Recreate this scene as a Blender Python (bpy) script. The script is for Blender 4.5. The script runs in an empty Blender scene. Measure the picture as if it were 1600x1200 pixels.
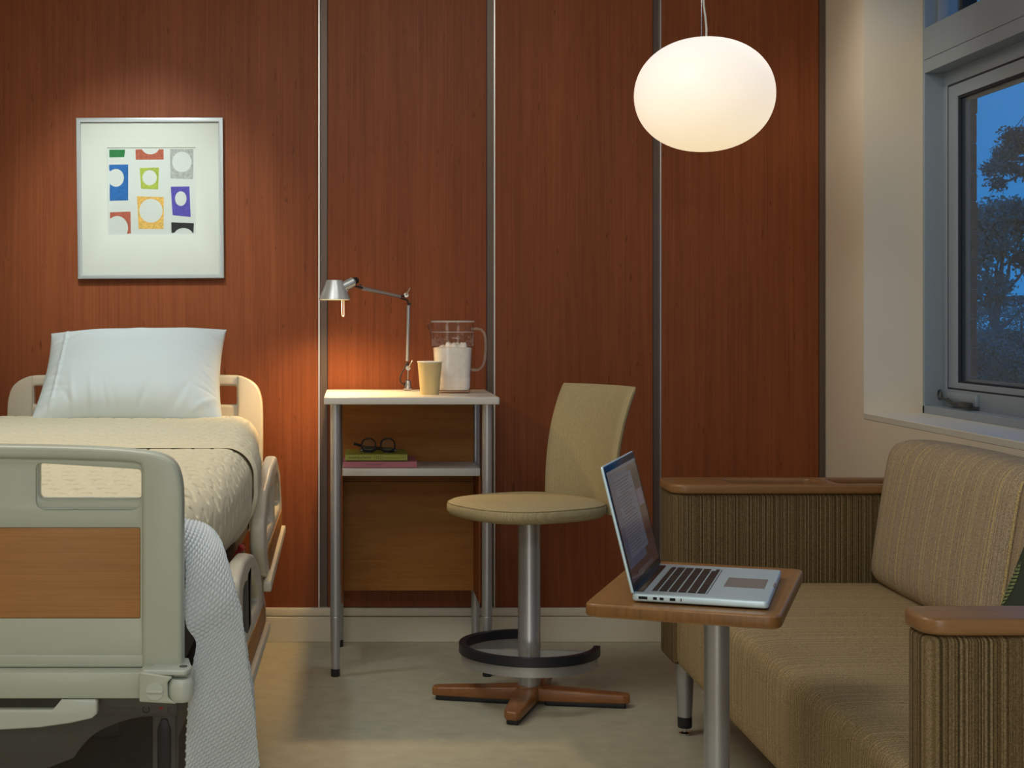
import bpy, bmesh, math, random
import numpy as np
from mathutils import Vector, Matrix

random.seed(7)
RNG = np.random.default_rng(7)
SC = bpy.context.scene
COL = SC.collection
F, CX, CY, H = 2386.0, 550.0, 497.0, 1.217      # focal length in px, vanishing point, eye height
PI = math.pi

def at(px, py, Y):
    return Vector(((px - CX) * Y / F, Y, H - (py - CY) * Y / F))
def xa(px, Y): return (px - CX) * Y / F
def za(py, Y): return H - (py - CY) * Y / F

def lin(r, g, b):
    f = lambda c: ((c / 255 + .055) / 1.055) ** 2.4 if c > 10 else c / 255 / 12.92
    return (f(r), f(g), f(b), 1)

# ------------------------------------------------------------------ camera
cam = bpy.data.cameras.new('camera')
cam.sensor_width = 36
cam.lens = F / 1600 * 36
cam.shift_x = (800 - CX) / 1600
cam.shift_y = (CY - 600) / 1600
cam.clip_start, cam.clip_end = .05, 200
camo = bpy.data.objects.new('camera', cam); COL.objects.link(camo)
camo.location = (0, 0, H); camo.rotation_euler = (PI / 2, 0, 0)
SC.camera = camo

# ------------------------------------------------------------------ world, lights, exposure
SC.view_settings.view_transform = 'Standard'
SC.view_settings.look = 'None'
SC.view_settings.exposure = 0.14
SC.view_settings.gamma = 1
SC.view_settings.use_curve_mapping = False
try:
    SC.cycles.use_denoising = True
    SC.cycles.max_bounces = 10
    SC.cycles.transparent_max_bounces = 16
    SC.cycles.caustics_reflective = False
    SC.cycles.caustics_refractive = False
    SC.cycles.sample_clamp_indirect = 6
except Exception:
    pass
world = bpy.data.worlds.new('dusk_sky'); SC.world = world
world.use_nodes = True
wn, wl = world.node_tree.nodes, world.node_tree.links
wn.clear()
w_out = wn.new('ShaderNodeOutputWorld'); w_bg = wn.new('ShaderNodeBackground')
w_tc = wn.new('ShaderNodeTexCoord'); w_sep = wn.new('ShaderNodeSeparateXYZ'); w_ramp = wn.new('ShaderNodeValToRGB')
wl.new(w_tc.outputs['Generated'], w_sep.inputs[0]); wl.new(w_sep.outputs['Z'], w_ramp.inputs[0])
w_ramp.color_ramp.elements[0].position = 0.0; w_ramp.color_ramp.elements[0].color = (.010, .20, .54, 1)
w_ramp.color_ramp.elements[1].position = .6; w_ramp.color_ramp.elements[1].color = (.010, .15, .47, 1)
wl.new(w_ramp.outputs[0], w_bg.inputs[0]); wl.new(w_bg.outputs[0], w_out.inputs[0])
w_bg.inputs[1].default_value = 1.0

def light(name, kind, loc, energy, color, target=None, **kw):
    l = bpy.data.lights.new(name, kind); l.energy = energy; l.color = color
    for k, v in kw.items(): setattr(l, k, v)
    o = bpy.data.objects.new(name, l); COL.objects.link(o); o.location = loc
    if target is not None:
        o.rotation_euler = (Vector(target) - Vector(loc)).to_track_quat('-Z', 'Y').to_euler()
    return o

light('ceiling_fill_light', 'AREA', (-.75, 3.4, 2.72), 20, (1, .98, .92), (-.75, 3.4, 0), shape='RECTANGLE', size=1.1, size_y=1.1)  # soft area lamp above the bed for general fill, out of view
light('ceiling_fill_light', 'AREA', (.1, .4, 2.72), 39, (.90, 1, 1), (.2, 1.2, 0), shape='RECTANGLE', size=1.2, size_y=1.2)  # unseen soft fill from the front, no fixture modelled
light('ceiling_fill_light', 'AREA', (.40, 4.1, 2.72), 6.5, (1, .96, .88), (.42, 5.5, .9), shape='RECTANGLE', size=.6, size_y=.6)  # extra unseen lamp, added to brighten the middle wall panels
light('front_fill_light', 'AREA', (-.3, -1.5, 1.15), 19, (1, .97, .92), (0, 4, .95), shape='RECTANGLE', size=.9, size_y=2.0)  # added fill from behind the camera; no doorway is built
light('picture_spot_light', 'SPOT', (-.80, 4.25, 2.70), 102, (.97, 1, .99), (-.79, 5.75, 1.50), spot_size=math.radians(40), spot_blend=1.0, shadow_soft_size=.05)
light('bed_spot_light', 'SPOT', (-.85, 4.85, 2.70), 32, (.70, .93, 1), (-.80, 4.75, .9), spot_size=math.radians(66), spot_blend=1.0, shadow_soft_size=.06)
light('window_wall_spot_light', 'SPOT', (1.2, 4.9, 2.70), 19, (1, .92, .80), (1.75, 5.35, 1.5), spot_size=math.radians(80), spot_blend=1.0, shadow_soft_size=.08)

# ------------------------------------------------------------------ materials
def new_mat(name):
    m = bpy.data.materials.new(name); m.use_nodes = True
    return m, m.node_tree.nodes, m.node_tree.links, m.node_tree.nodes['Principled BSDF']

def mat(name, color, rough=.5, metal=0.0, spec=.5, noise=0.0, nscale=40.0, bump=0.0, bscale=200.0, coat=0.0, emit=None, estr=0.0, trans=0.0):
    m, n, l, b = new_mat(name)
    b.inputs['Base Color'].default_value = color
    b.inputs['Roughness'].default_value = rough
    b.inputs['Metallic'].default_value = metal
    b.inputs['Specular IOR Level'].default_value = spec
    b.inputs['Coat Weight'].default_value = coat
    b.inputs['Transmission Weight'].default_value = trans
    if emit:
        b.inputs['Emission Color'].default_value = emit; b.inputs['Emission Strength'].default_value = estr
    tc = n.new('ShaderNodeTexCoord')
    if noise:
        nz = n.new('ShaderNodeTexNoise'); nz.inputs['Scale'].default_value = nscale; nz.inputs['Detail'].default_value = 5
        l.new(tc.outputs['Object'], nz.inputs['Vector'])
        r = n.new('ShaderNodeValToRGB')
        r.color_ramp.elements[0].position = .3; r.color_ramp.elements[1].position = .7
        r.color_ramp.elements[0].color = tuple(c * (1 - noise) for c in color[:3]) + (1,)
        r.color_ramp.elements[1].color = tuple(min(1, c * (1 + noise)) for c in color[:3]) + (1,)
        l.new(nz.outputs['Fac'], r.inputs[0]); l.new(r.outputs[0], b.inputs['Base Color'])
    if bump:
        nb = n.new('ShaderNodeTexNoise'); nb.inputs['Scale'].default_value = bscale; nb.inputs['Detail'].default_value = 3
        l.new(tc.outputs['Object'], nb.inputs['Vector'])
        bp = n.new('ShaderNodeBump'); bp.inputs['Strength'].default_value = bump; bp.inputs['Distance'].default_value = .002
        l.new(nb.outputs['Fac'], bp.inputs['Height']); l.new(bp.outputs[0], b.inputs['Normal'])
    return m

def wood(name, dark, mid, light_, along='Z', rough=.4, fine=260.0, broad=12.0, fleck=False, coat=0.0, spec=.5, figure=.25, finew=.38):
    m, n, l, b = new_mat(name)
    b.inputs['Roughness'].default_value = rough; b.inputs['Coat Weight'].default_value = coat
    b.inputs['Specular IOR Level'].default_value = spec
    b.inputs['Coat Roughness'].default_value = .25
    tc = n.new('ShaderNodeTexCoord')
    def layer(across, alongs, detail, dist=0.0):
        mp = n.new('ShaderNodeMapping')
        s = {'X': across, 'Y': across, 'Z': across}; s[along] = alongs
        mp.inputs['Scale'].default_value = (s['X'], s['Y'], s['Z'])
        l.new(tc.outputs['Object'], mp.inputs['Vector'])
        z = n.new('ShaderNodeTexNoise'); z.inputs['Scale'].default_value = 1; z.inputs['Detail'].default_value = detail
        z.inputs['Distortion'].default_value = dist; z.inputs['Roughness'].default_value = .55
        l.new(mp.outputs[0], z.inputs['Vector'])
        return z.outputs['Fac']
    def math_(op, a, bb):
        q = n.new('ShaderNodeMath'); q.operation = op
        for i, v in enumerate((a, bb)):
            if isinstance(v, (int, float)): q.inputs[i].default_value = v
            else: l.new(v, q.inputs[i])
        return q.outputs[0]
    fo = layer(fine, fine * .012, 4)
    br = layer(broad, broad * .035, 3, .4)
    fg = layer(broad * 2.2, broad * .5, 4, 1.2)
    v = math_('ADD', math_('MULTIPLY', fo, finew), math_('MULTIPLY', br, 1 - finew - figure))
    v = math_('ADD', v, math_('MULTIPLY', fg, figure))
    r = n.new('ShaderNodeValToRGB'); e = r.color_ramp.elements
    e[0].position = .36; e[0].color = dark; e[1].position = .64; e[1].color = light_
    x = r.color_ramp.elements.new(.5); x.color = mid
    l.new(v, r.inputs[0])
    last = r.outputs[0]
    if fleck:
        fk = layer(70, 14, 2)
        q = n.new('ShaderNodeMapRange'); q.inputs[1].default_value = .69; q.inputs[2].default_value = .76
        q.inputs[3].default_value = 0; q.inputs[4].default_value = .55
        l.new(fk, q.inputs[0])
        mx = n.new('ShaderNodeMixRGB'); l.new(q.outputs[0], mx.inputs[0]); l.new(last, mx.inputs[1])
        mx.inputs[2].default_value = tuple(c * .5 for c in dark[:3]) + (1,)
        last = mx.outputs[0]
    l.new(last, b.inputs['Base Color'])
    bp = n.new('ShaderNodeBump'); bp.inputs['Strength'].default_value = .05; bp.inputs['Distance'].default_value = .001
    l.new(fo, bp.inputs['Height']); l.new(bp.outputs[0], b.inputs['Normal'])
    return m

def stripes(name, cols, sx, sy, freq, rough=.9, thin=None, weave=0.25, bump=.5, detail=2.0, wdir='Z', lo=.36, hi=.64):
    """woven cloth with stripes of irregular width; stripe coordinate = sx*X + sy*Y"""
    m, n, l, b = new_mat(name)
    b.inputs['Roughness'].default_value = rough; b.inputs['Specular IOR Level'].default_value = .2
    tc = n.new('ShaderNodeTexCoord'); sp = n.new('ShaderNodeSeparateXYZ'); l.new(tc.outputs['Object'], sp.inputs[0])
    def math_(op, a, bb=0.0):
        q = n.new('ShaderNodeMath'); q.operation = op
        for i, v in enumerate((a, bb)):
            if isinstance(v, (int, float)): q.inputs[i].default_value = v
            else: l.new(v, q.inputs[i])
        return q.outputs[0]
    s = math_('ADD', math_('MULTIPLY', sp.outputs['X'], sx), math_('MULTIPLY', sp.outputs['Y'], sy))
    nz = n.new('ShaderNodeTexNoise'); nz.noise_dimensions = '1D'; nz.inputs['Scale'].default_value = 1; nz.inputs['Detail'].default_value = detail
    l.new(math_('MULTIPLY', s, freq), nz.inputs['W'])
    r = n.new('ShaderNodeValToRGB'); r.color_ramp.elements[0].position = lo; r.color_ramp.elements[1].position = hi
    r.color_ramp.elements[0].color = cols[0]; r.color_ramp.elements[1].color = cols[-1]
    for i in range(1, len(cols) - 1):
        q = r.color_ramp.elements.new(lo + (hi - lo) * i / (len(cols) - 1)); q.color = cols[i]
    l.new(nz.outputs['Fac'], r.inputs[0]); last = r.outputs[0]
    height = nz.outputs['Fac']
    if thin:
        col, per, width = thin
        nt = n.new('ShaderNodeTexNoise'); nt.noise_dimensions = '1D'; nt.inputs['Detail'].default_value = 1; nt.inputs['Scale'].default_value = 1
        l.new(math_('MULTIPLY', s, per), nt.inputs['W'])
        q = n.new('ShaderNodeMapRange'); q.inputs[1].default_value = 1 - width; q.inputs[2].default_value = 1 - width + .05
        l.new(nt.outputs['Fac'], q.inputs[0])
        mx = n.new('ShaderNodeMixRGB'); l.new(math_('MULTIPLY', q.outputs[0], .8), mx.inputs[0]); l.new(last, mx.inputs[1]); mx.inputs[2].default_value = col
        last = mx.outputs[0]
    wv = n.new('ShaderNodeTexNoise'); wv.inputs['Scale'].default_value = 420; wv.inputs['Detail'].default_value = 1
    l.new(tc.outputs['Object'], wv.inputs['Vector'])
    q = n.new('ShaderNodeMapRange'); q.inputs[1].default_value = .3; q.inputs[2].default_value = .7
    q.inputs[3].default_value = 1 - weave; q.inputs[4].default_value = 1 + weave
    l.new(wv.outputs['Fac'], q.inputs[0])
    vm = n.new('ShaderNodeVectorMath'); vm.operation = 'SCALE'; l.new(last, vm.inputs[0]); l.new(q.outputs[0], vm.inputs['Scale'])
    l.new(vm.outputs[0], b.inputs['Base Color'])
    bp = n.new('ShaderNodeBump'); bp.inputs['Strength'].default_value = bump; bp.inputs['Distance'].default_value = .0025
    l.new(math_('ADD', height, math_('MULTIPLY', wv.outputs['Fac'], .35)), bp.inputs['Height']); l.new(bp.outputs[0], b.inputs['Normal'])
    return m

def clear(name, tint=(1, 1, 1, 1), refl=.08, rough=.02):
    m = bpy.data.materials.new(name); m.use_nodes = True
    n, l = m.node_tree.nodes, m.node_tree.links; n.clear()
    o = n.new('ShaderNodeOutputMaterial'); t = n.new('ShaderNodeBsdfTransparent'); g = n.new('ShaderNodeBsdfGlossy'); mx = n.new('ShaderNodeMixShader')
    t.inputs[0].default_value = tint; g.inputs['Roughness'].default_value = rough
    lw = n.new('ShaderNodeLayerWeight'); lw.inputs[0].default_value = .5      # Facing = 1 - |cos|
    p = n.new('ShaderNodeMath'); p.operation = 'POWER'; p.inputs[1].default_value = 5; l.new(lw.outputs['Facing'], p.inputs[0])
    c = n.new('ShaderNodeMapRange'); c.inputs[3].default_value = refl; c.inputs[4].default_value = 1; l.new(p.outputs[0], c.inputs[0])
    l.new(c.outputs[0], mx.inputs[0]); l.new(t.outputs[0], mx.inputs[1]); l.new(g.outputs[0], mx.inputs[2]); l.new(mx.outputs[0], o.inputs[0])
    return m

M = {}
M['panel'] = wood('cherry_veneer', (.178, .049, .0170, 1), (.220, .0625, .0215, 1), (.262, .079, .0275, 1), 'Z', rough=.42, fine=190, broad=10, fleck=True, figure=.20, spec=.14, finew=.50)
M['cream'] = mat('cream_wall_paint', (.74, .65, .51, 1), .75, noise=.03, nscale=2, bump=.05, bscale=400)
M['ceiling'] = mat('white_ceiling_paint', (.75, .72, .64, 1), .85)
M['sillpaint'] = mat('pale_sill_paint', (.66, .63, .54, 1), .45)
M['base'] = mat('cream_vinyl_baseboard', (.68, .61, .48, 1), .55)
M['floor'] = mat('beige_sheet_floor', (.455, .425, .31, 1), .52, noise=.09, nscale=16, bump=.03, bscale=60)
M['bronze'] = mat('bronze_metal_strip', (.120, .084, .068, 1), .40, .45, noise=.05, nscale=8)
M['alu'] = mat('bright_aluminium', (.62, .60, .57, 1), .33, 1.0)
M['silver'] = mat('silver_powder_paint', (.44, .44, .45, 1), .36, .6, noise=.04, nscale=300)
M['steel'] = mat('polished_steel', (.70, .69, .67, 1), .14, 1.0)
M['black'] = mat('black_rubber', (.012, .012, .014, 1), .45)
M['navy'] = mat('black_ribbed_vinyl', (.012, .013, .020, 1), .42, bump=.2, bscale=300)
M['white'] = mat('white_laminate', (.61, .58, .53, 1), .38, noise=.015, nscale=6)
M['plastic'] = mat('bed_plastic', (.475, .50, .41, 1), .36, noise=.02, nscale=5)
M['plastic2'] = mat('bed_plastic_light', (.53, .56, .50, 1), .36)
M['plasticw'] = mat('warm_bed_plastic', (.64, .58, .46, 1), .38)
M['greymetal'] = mat('grey_bed_metal', (.10, .095, .085, 1), .5, noise=.04, nscale=10)
M['inset'] = wood('beech_laminate', (.34, .138, .030, 1), (.40, .170, .040, 1), (.455, .205, .052, 1), 'X', rough=.45, fine=330, broad=26, figure=.15)
M['insety'] = wood('beech_laminate_rail', (.34, .138, .030, 1), (.40, .170, .040, 1), (.455, .205, .052, 1), 'Y', rough=.45, fine=330, broad=26, figure=.15)
M['deskwood'] = wood('maple_veneer', (.25, .098, .020, 1), (.31, .128, .028, 1), (.37, .158, .037, 1), 'X', rough=.5, fine=240, broad=14, spec=.15)
M['basewood'] = wood('stained_beech', (.20, .070, .018, 1), (.27, .10, .028, 1), (.33, .135, .040, 1), 'X', rough=.34, fine=200, broad=18, coat=.2)
M['capwood'] = wood('oak_cap', (.185, .084, .027, 1), (.24, .114, .038, 1), (.29, .144, .051, 1), 'X', rough=.38, fine=210, broad=22, coat=.12, figure=.2)
M['tablewood'] = wood('oak_table_laminate', (.23, .105, .032, 1), (.29, .138, .044, 1), (.345, .17, .058, 1), 'Y', rough=.34, fine=230, broad=18, coat=.15)
M['tableedge'] = wood('oak_edge_band', (.15, .064, .012, 1), (.21, .090, .019, 1), (.27, .12, .028, 1), 'Z', rough=.4, fine=150, broad=60)
M['armcloth'] = stripes('dark_striped_cloth', [(0.054, 0.034, 0.012, 1), (0.136, 0.090, 0.039, 1), (0.227, 0.162, 0.089, 1)], 1, .8, 230, weave=.3, bump=.7, detail=3)
M['seatcloth'] = stripes('olive_woven_cloth', [(0.221, 0.157, 0.077, 1), (0.339, 0.248, 0.134, 1), (0.442, 0.329, 0.180, 1)], .02, 1, 230, thin=((.46, .35, .15, 1), 120, .37), weave=.42, bump=.5, detail=3)
M['cushcloth'] = stripes('tan_woven_cloth', [(0.287, 0.216, 0.138, 1), (0.393, 0.303, 0.205, 1), (0.467, 0.360, 0.248, 1)], .02, 1, 250, thin=((.60, .46, .20, 1), 110, .385), weave=.42, bump=.5, detail=3)
M['stoolcloth'] = stripes('straw_linen', [(0.376, 0.299, 0.157, 1), (0.416, 0.336, 0.183, 1), (0.464, 0.377, 0.217, 1)], -.5, .866, 420, weave=.16, bump=.35, detail=2)
M['cotton'] = mat('white_cotton', (.71, .78, .79, 1), .9, spec=.15, bump=.15, bscale=260)
M['sheet'] = mat('cream_sheet', (.74, .68, .55, 1), .9, spec=.15)
M['coverlet'] = mat('cream_coverlet', (.72, .64, .46, 1), .92, spec=.12, bump=.25, bscale=330)
M['quilt'] = mat('white_quilt', (.62, .66, .68, 1), .72, spec=.3)
M['greencloth'] = mat('dark_green_cloth', (.028, .040, .022, 1), .95, bump=.2, bscale=500)
M['leafprint'] = mat('pale_green_print', (.22, .26, .10, 1), .95)
M['lampglass'] = None
M['frame'] = mat('grey_anodised_frame', (.29, .345, .405, 1), .45, .25, noise=.02, nscale=5)  # blue tint in the base colour stands in for sky light
M['spacer'] = mat('blue_grey_spacer', (.09, .11, .15, 1), .5)
M['framedark'] = mat('black_gasket', (.008, .010, .016, 1), .6)
M['handlemetal'] = mat('dark_window_handle', (.05, .05, .048, 1), .4, .4)
M['glass'] = clear('window_glass', (.93, .97, .98, 1), .02)
M['plasticclear'] = clear('clear_acrylic', (.985, .985, .98, 1), .02, .08)
M['lens'] = clear('spectacle_lens', (.9, .9, .9, 1), .12, .01)
M['cup'] = mat('tan_paper_cup', (.58, .46, .22, 1), .75)
M['cupin'] = mat('white_cup_inside', (.85, .82, .74, 1), .6)
M['pink'] = mat('pink_book_cover', (.48, .16, .20, 1), .6)
M['green'] = mat('lime_book_cover', (.34, .36, .045, 1), .55)
M['greend'] = mat('dark_olive_ink', (.035, .045, .008, 1), .6)
M['paper'] = mat('book_paper', (.72, .66, .52, 1), .9)
M['ink'] = mat('black_ink', (.02, .016, .016, 1), .6)
M['acetate'] = mat('black_acetate', (.010, .010, .014, 1), .15)
M['lapalu'] = mat('laptop_aluminium', (.63, .79, .88, 1), .38, .4)
M['key'] = mat('black_keys', (.014, .010, .012, 1), .45)
M['bezel'] = mat('black_glass_bezel', (.006, .007, .012, 1), .30, spec=.25)
M['pad'] = mat('trackpad_grey', (.30, .29, .28, 1), .4, .4)
M['brick'] = mat('red_brown_brick', (.24, .12, .10, 1), .9, noise=.25, nscale=25, bump=.4, bscale=90)
M['mortar'] = mat('grey_mortar', (.28, .26, .26, 1), .95)
M['bark'] = mat('grey_bark', (.20, .20, .20, 1), .95, noise=.25, nscale=12)
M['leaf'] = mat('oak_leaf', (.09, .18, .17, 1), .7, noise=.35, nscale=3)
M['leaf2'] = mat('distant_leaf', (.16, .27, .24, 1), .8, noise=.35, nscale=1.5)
M['lawn'] = mat('lawn_grass', (.12, .17, .07, 1), .95, noise=.3, nscale=5)
M['red'] = mat('red_enamel', (.35, .02, .02, 1), .5)

# ------------------------------------------------------------------ object helpers
def root_of(o):
    while o.parent: o = o.parent
    return o

def obj(name, g, material, parent=None, local=False, smooth=35, recalc=True):
    """link ONE mesh object.  Vertices come in world metres unless local (then in the thing's own frame)."""
    if isinstance(g, bmesh.types.BMesh):
        if recalc: bmesh.ops.recalc_face_normals(g, faces=g.faces)
        me = bpy.data.meshes.new(name); g.to_mesh(me); g.free()
    else:
        me = g; me.name = name
    if smooth:
        me.polygons.foreach_set('use_smooth', [True] * len(me.polygons))
        me.set_sharp_from_angle(angle=math.radians(smooth))
    me.materials.clear(); me.materials.append(material)
    o = bpy.data.objects.new(name, me); COL.objects.link(o)
    if parent is not None:
        if not local:
            me.transform(Matrix.Translation(-root_of(parent).location))
        o.parent = parent
    return o

def thing(name, label, cat, loc=(0, 0, 0), rotz=0.0, group=None):
    o = bpy.data.objects.new(name, None); COL.objects.link(o)
    o.empty_display_size = .1; o.location = loc; o.rotation_euler = (0, 0, rotz)
    o['label'] = label; o['category'] = cat
    if group: o['group'] = group
    return o

def tag(o, label, cat, group=None):
    o['label'] = label; o['category'] = cat
    if group: o['group'] = group
    return o

def struct(name, bm, m, parent=None, **kw):
    o = obj(name, bm, m, parent, **kw)
    if parent is None: o['kind'] = 'structure'
    return o

def B(): return bmesh.new()

def box(bm, lo, hi, bev=0.0, seg=2):
    r = bmesh.ops.create_cube(bm, size=1.0); vs = r['verts']
    for v in vs:
        v.co = Vector(tuple(lo[i] + (v.co[i] + .5) * (hi[i] - lo[i]) for i in range(3)))
    if bev:
        es = list({e for v in vs for e in v.link_edges})
        bmesh.ops.bevel(bm, geom=es, offset=bev, segments=seg, affect='EDGES', profile=.5, clamp_overlap=True)
    return bm

def bx(lo, hi, bev=0.0, seg=2): return box(B(), lo, hi, bev, seg)

def frame_of(d):
    d = Vector(d).normalized()
    a = Vector((0, 0, 1)) if abs(d.z) < .9 else Vector((1, 0, 0))
    u = d.cross(a).normalized(); v = d.cross(u).normalized()
    return u, v

def tube(bm, pts, r, seg=12, caps=True, closed=False, flat=None):
    """sweep a circle (or ellipse: flat = (a, b, up)) along points; r may be a list"""
    pts = [Vector(p) for p in pts]; n = len(pts)
    rs = r if isinstance(r, (list, tuple)) else [r] * n
    rings = []; pu = None
    for i, p in enumerate(pts):
        if closed: d = pts[(i + 1) % n] - pts[i - 1]
        else: d = pts[min(i + 1, n - 1)] - pts[max(i - 1, 0)]
        d.normalize()
        if flat:
            v = Vector(flat[2]); u = d.cross(v).normalized(); v = u.cross(d).normalized()
        elif pu is None: u, v = frame_of(d)
        else:
            u = (pu - d * pu.dot(d)).normalized(); v = d.cross(u).normalized()
        pu = u
        ring = []
        for k in range(seg):
            t = 2 * PI * k / seg
            if flat: q = p + u * math.cos(t) * flat[0] * rs[i] + v * math.sin(t) * flat[1] * rs[i]
            else: q = p + (u * math.cos(t) + v * math.sin(t)) * rs[i]
            ring.append(bm.verts.new(q))
        rings.append(ring)
    m = n if closed else n - 1
    for i in range(m):
        a, b = rings[i], rings[(i + 1) % n]
        for k in range(seg):
            bm.faces.new((a[k], a[(k + 1) % seg], b[(k + 1) % seg], b[k]))
    if caps and not closed:
        bm.faces.new(rings[0]); bm.faces.new(list(reversed(rings[-1])))
    return bm

def cyl(bm, p0, p1, r0, r1=None, seg=24, caps=True):
    return tube(bm, [p0, p1], [r0, r0 if r1 is None else r1], seg, caps)

def lathe(bm, prof, c=(0, 0, 0), seg=40, sx=1.0, sy=1.0):
    """profile of (radius, z) turned about a vertical axis through c"""
    rings = []
    for r, z in prof:
        if r < 1e-6: rings.append([bm.verts.new((c[0], c[1], c[2] + z))])
        else: rings.append([bm.verts.new((c[0] + r * sx * math.cos(2 * PI * k / seg), c[1] + r * sy * math.sin(2 * PI * k / seg), c[2] + z)) for k in range(seg)])
    for a, b in zip(rings, rings[1:]):
        for k in range(seg):
            k2 = (k + 1) % seg
            if len(a) == 1 and len(b) == 1: continue
            if len(a) == 1: bm.faces.new((a[0], b[k], b[k2]))
            elif len(b) == 1: bm.faces.new((a[k], a[k2], b[0]))
            else: bm.faces.new((a[k], a[k2], b[k2], b[k]))
    return bm

def rpoly(pts, r, n=6):
    """polygon with rounded corners; r a number or one per corner"""
    out = []; N = len(pts)
    rr = r if isinstance(r, (list, tuple)) else [r] * N
    for i in range(N):
        p = Vector(pts[i]).to_2d(); a = Vector(pts[i - 1]).to_2d(); b = Vector(pts[(i + 1) % N]).to_2d()
        u = (a - p); v = (b - p); lu, lv = u.length, v.length; u.normalize(); v.normalize()
        ang = u.angle(v); R = rr[i]
        if R <= 0 or abs(ang - PI) < .02: out.append((p.x, p.y)); continue
        t = min(R / math.tan(ang / 2), lu * .49, lv * .49)
        p0, p1 = p + u * t, p + v * t
        for k in range(n + 1):
            s = k / n
            q = p0 * (1 - s) ** 2 + p * 2 * s * (1 - s) + p1 * s ** 2
            out.append((q.x, q.y))
    return out

def smooth_path(pts, n=5):
    out = []
    P = [Vector(p).to_2d() for p in pts]
    for i in range(len(P) - 1):
        p0, p1, p2, p3 = P[max(i - 1, 0)], P[i], P[i + 1], P[min(i + 2, len(P) - 1)]
        for k in range(n):
            t = k / n
            q = .5 * (2 * p1 + (p2 - p0) * t + (2 * p0 - 5 * p1 + 4 * p2 - p3) * t * t + (3 * p1 - p0 - 3 * p2 + p3) * t ** 3)
            out.append((q.x, q.y))
    out.append((P[-1].x, P[-1].y))
    return out

def plate(loops, plane, d0, d1, bev=.004, res=2):
    """flat board with holes from closed loops (first = outline) between d0 and d1 on the axis normal to plane"""
    cu = bpy.data.curves.new('tmp', 'CURVE'); cu.dimensions = '2D'; cu.fill_mode = 'BOTH'
    cu.extrude = abs(d1 - d0) / 2 - bev; cu.bevel_depth = bev; cu.bevel_resolution = res; cu.offset = -bev
    for lp in loops:
        s = cu.splines.new('POLY'); s.points.add(len(lp) - 1); s.use_cyclic_u = True
        for q, (x, y) in zip(s.points, lp): q.co = (x, y, 0, 1)
    return curve_mesh(cu, plane, (d0 + d1) / 2)

def curve_mesh(cu, plane, mid):
    o = bpy.data.objects.new('tmp', cu); COL.objects.link(o)
    dg = bpy.context.evaluated_depsgraph_get(); dg.update()
    me = bpy.data.meshes.new_from_object(o.evaluated_get(dg))
    bpy.data.objects.remove(o); bpy.data.curves.remove(cu)
    bm = B(); bm.from_mesh(me); bpy.data.meshes.remove(me)
    bmesh.ops.remove_doubles(bm, verts=bm.verts, dist=1e-5)
    for v in bm.verts:
        x, y, z = v.co
        if plane == 'XZ': v.co = (x, mid + z, y)
        elif plane == 'YZ': v.co = (mid + z, x, y)
        else: v.co = (x, y, mid + z)
    return bm

def text_mesh(s, size, depth=.0003, align='LEFT', width=1.0):
    cu = bpy.data.curves.new('tmp', 'FONT'); cu.body = s; cu.size = size; cu.extrude = depth; cu.align_x = align
    cu.resolution_u = 2
    bm = curve_mesh(cu, 'XY', 0)
    for v in bm.verts: v.co.x *= width
    return bm

def cushion(lo, hi, r, n=10, crown=(0, 0, 0)):
    """soft rounded block: rounded box with crowned faces"""
    bm = B(); bmesh.ops.create_cube(bm, size=2.0)
    bmesh.ops.subdivide_edges(bm, edges=list(bm.edges), cuts=n, use_grid_fill=True)
    c = [(lo[i] + hi[i]) / 2 for i in range(3)]; h = [(hi[i] - lo[i]) / 2 for i in range(3)]
    for v in bm.verts:
        u = [v.co[i] for i in range(3)]
        # bias grid lines towards the edges so the rounding gets vertices
        w = [math.copysign(1 - (1 - abs(t)) ** 1.6, t) for t in u]
        p = [w[i] * h[i] for i in range(3)]
        q = [max(-(h[i] - r), min(h[i] - r, p[i])) for i in range(3)]
        d = Vector([p[i] - q[i] for i in range(3)])
        if d.length > 1e-9: d = d.normalized() * r
        s = [q[i] + d[i] for i in range(3)]
        k = [max(0, 1 - (s[i] / h[i]) ** 2) for i in range(3)]
        for i in range(3):
            j, l = (i + 1) % 3, (i + 2) % 3
            s[i] += crown[i] * (s[i] / h[i]) * (k[j] * k[l]) ** .6
        v.co = [c[i] + s[i] for i in range(3)]
    return bm

def grid_mesh(name, P):
    """P: (nu, nv, 3) numpy array of points -> mesh of quads"""
    nu, nv = P.shape[:2]
    me = bpy.data.meshes.new(name)
    me.vertices.add(nu * nv); me.vertices.foreach_set('co', P.reshape(-1).astype(np.float32))
    i, j = np.meshgrid(np.arange(nu - 1), np.arange(nv - 1), indexing='ij')
    a = (i * nv + j).ravel(); q = np.stack([a, a + nv, a + nv + 1, a + 1], 1)
    nf = len(q)
    me.loops.add(nf * 4); me.loops.foreach_set('vertex_index', q.ravel().astype(np.int32))
    me.polygons.add(nf); me.polygons.foreach_set('loop_start', np.arange(0, nf * 4, 4, dtype=np.int32))
    me.update(calc_edges=True); me.validate()
    return me

def normals_of(P):
    du = np.gradient(P, axis=0); dv = np.gradient(P, axis=1)
    n = np.cross(du, dv); n /= np.linalg.norm(n, axis=2, keepdims=True) + 1e-12
    return n

def wob(x, y, s=1.0, seed=0):
    r = np.random.default_rng(seed); v = 0
    for k in range(6):
        a = r.uniform(0, 2 * PI); f = s * r.uniform(.6, 2.2); p = r.uniform(0, 6.28)
        v = v + np.sin((x * math.cos(a) + y * math.sin(a)) * f + p)
    return v / 6

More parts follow.
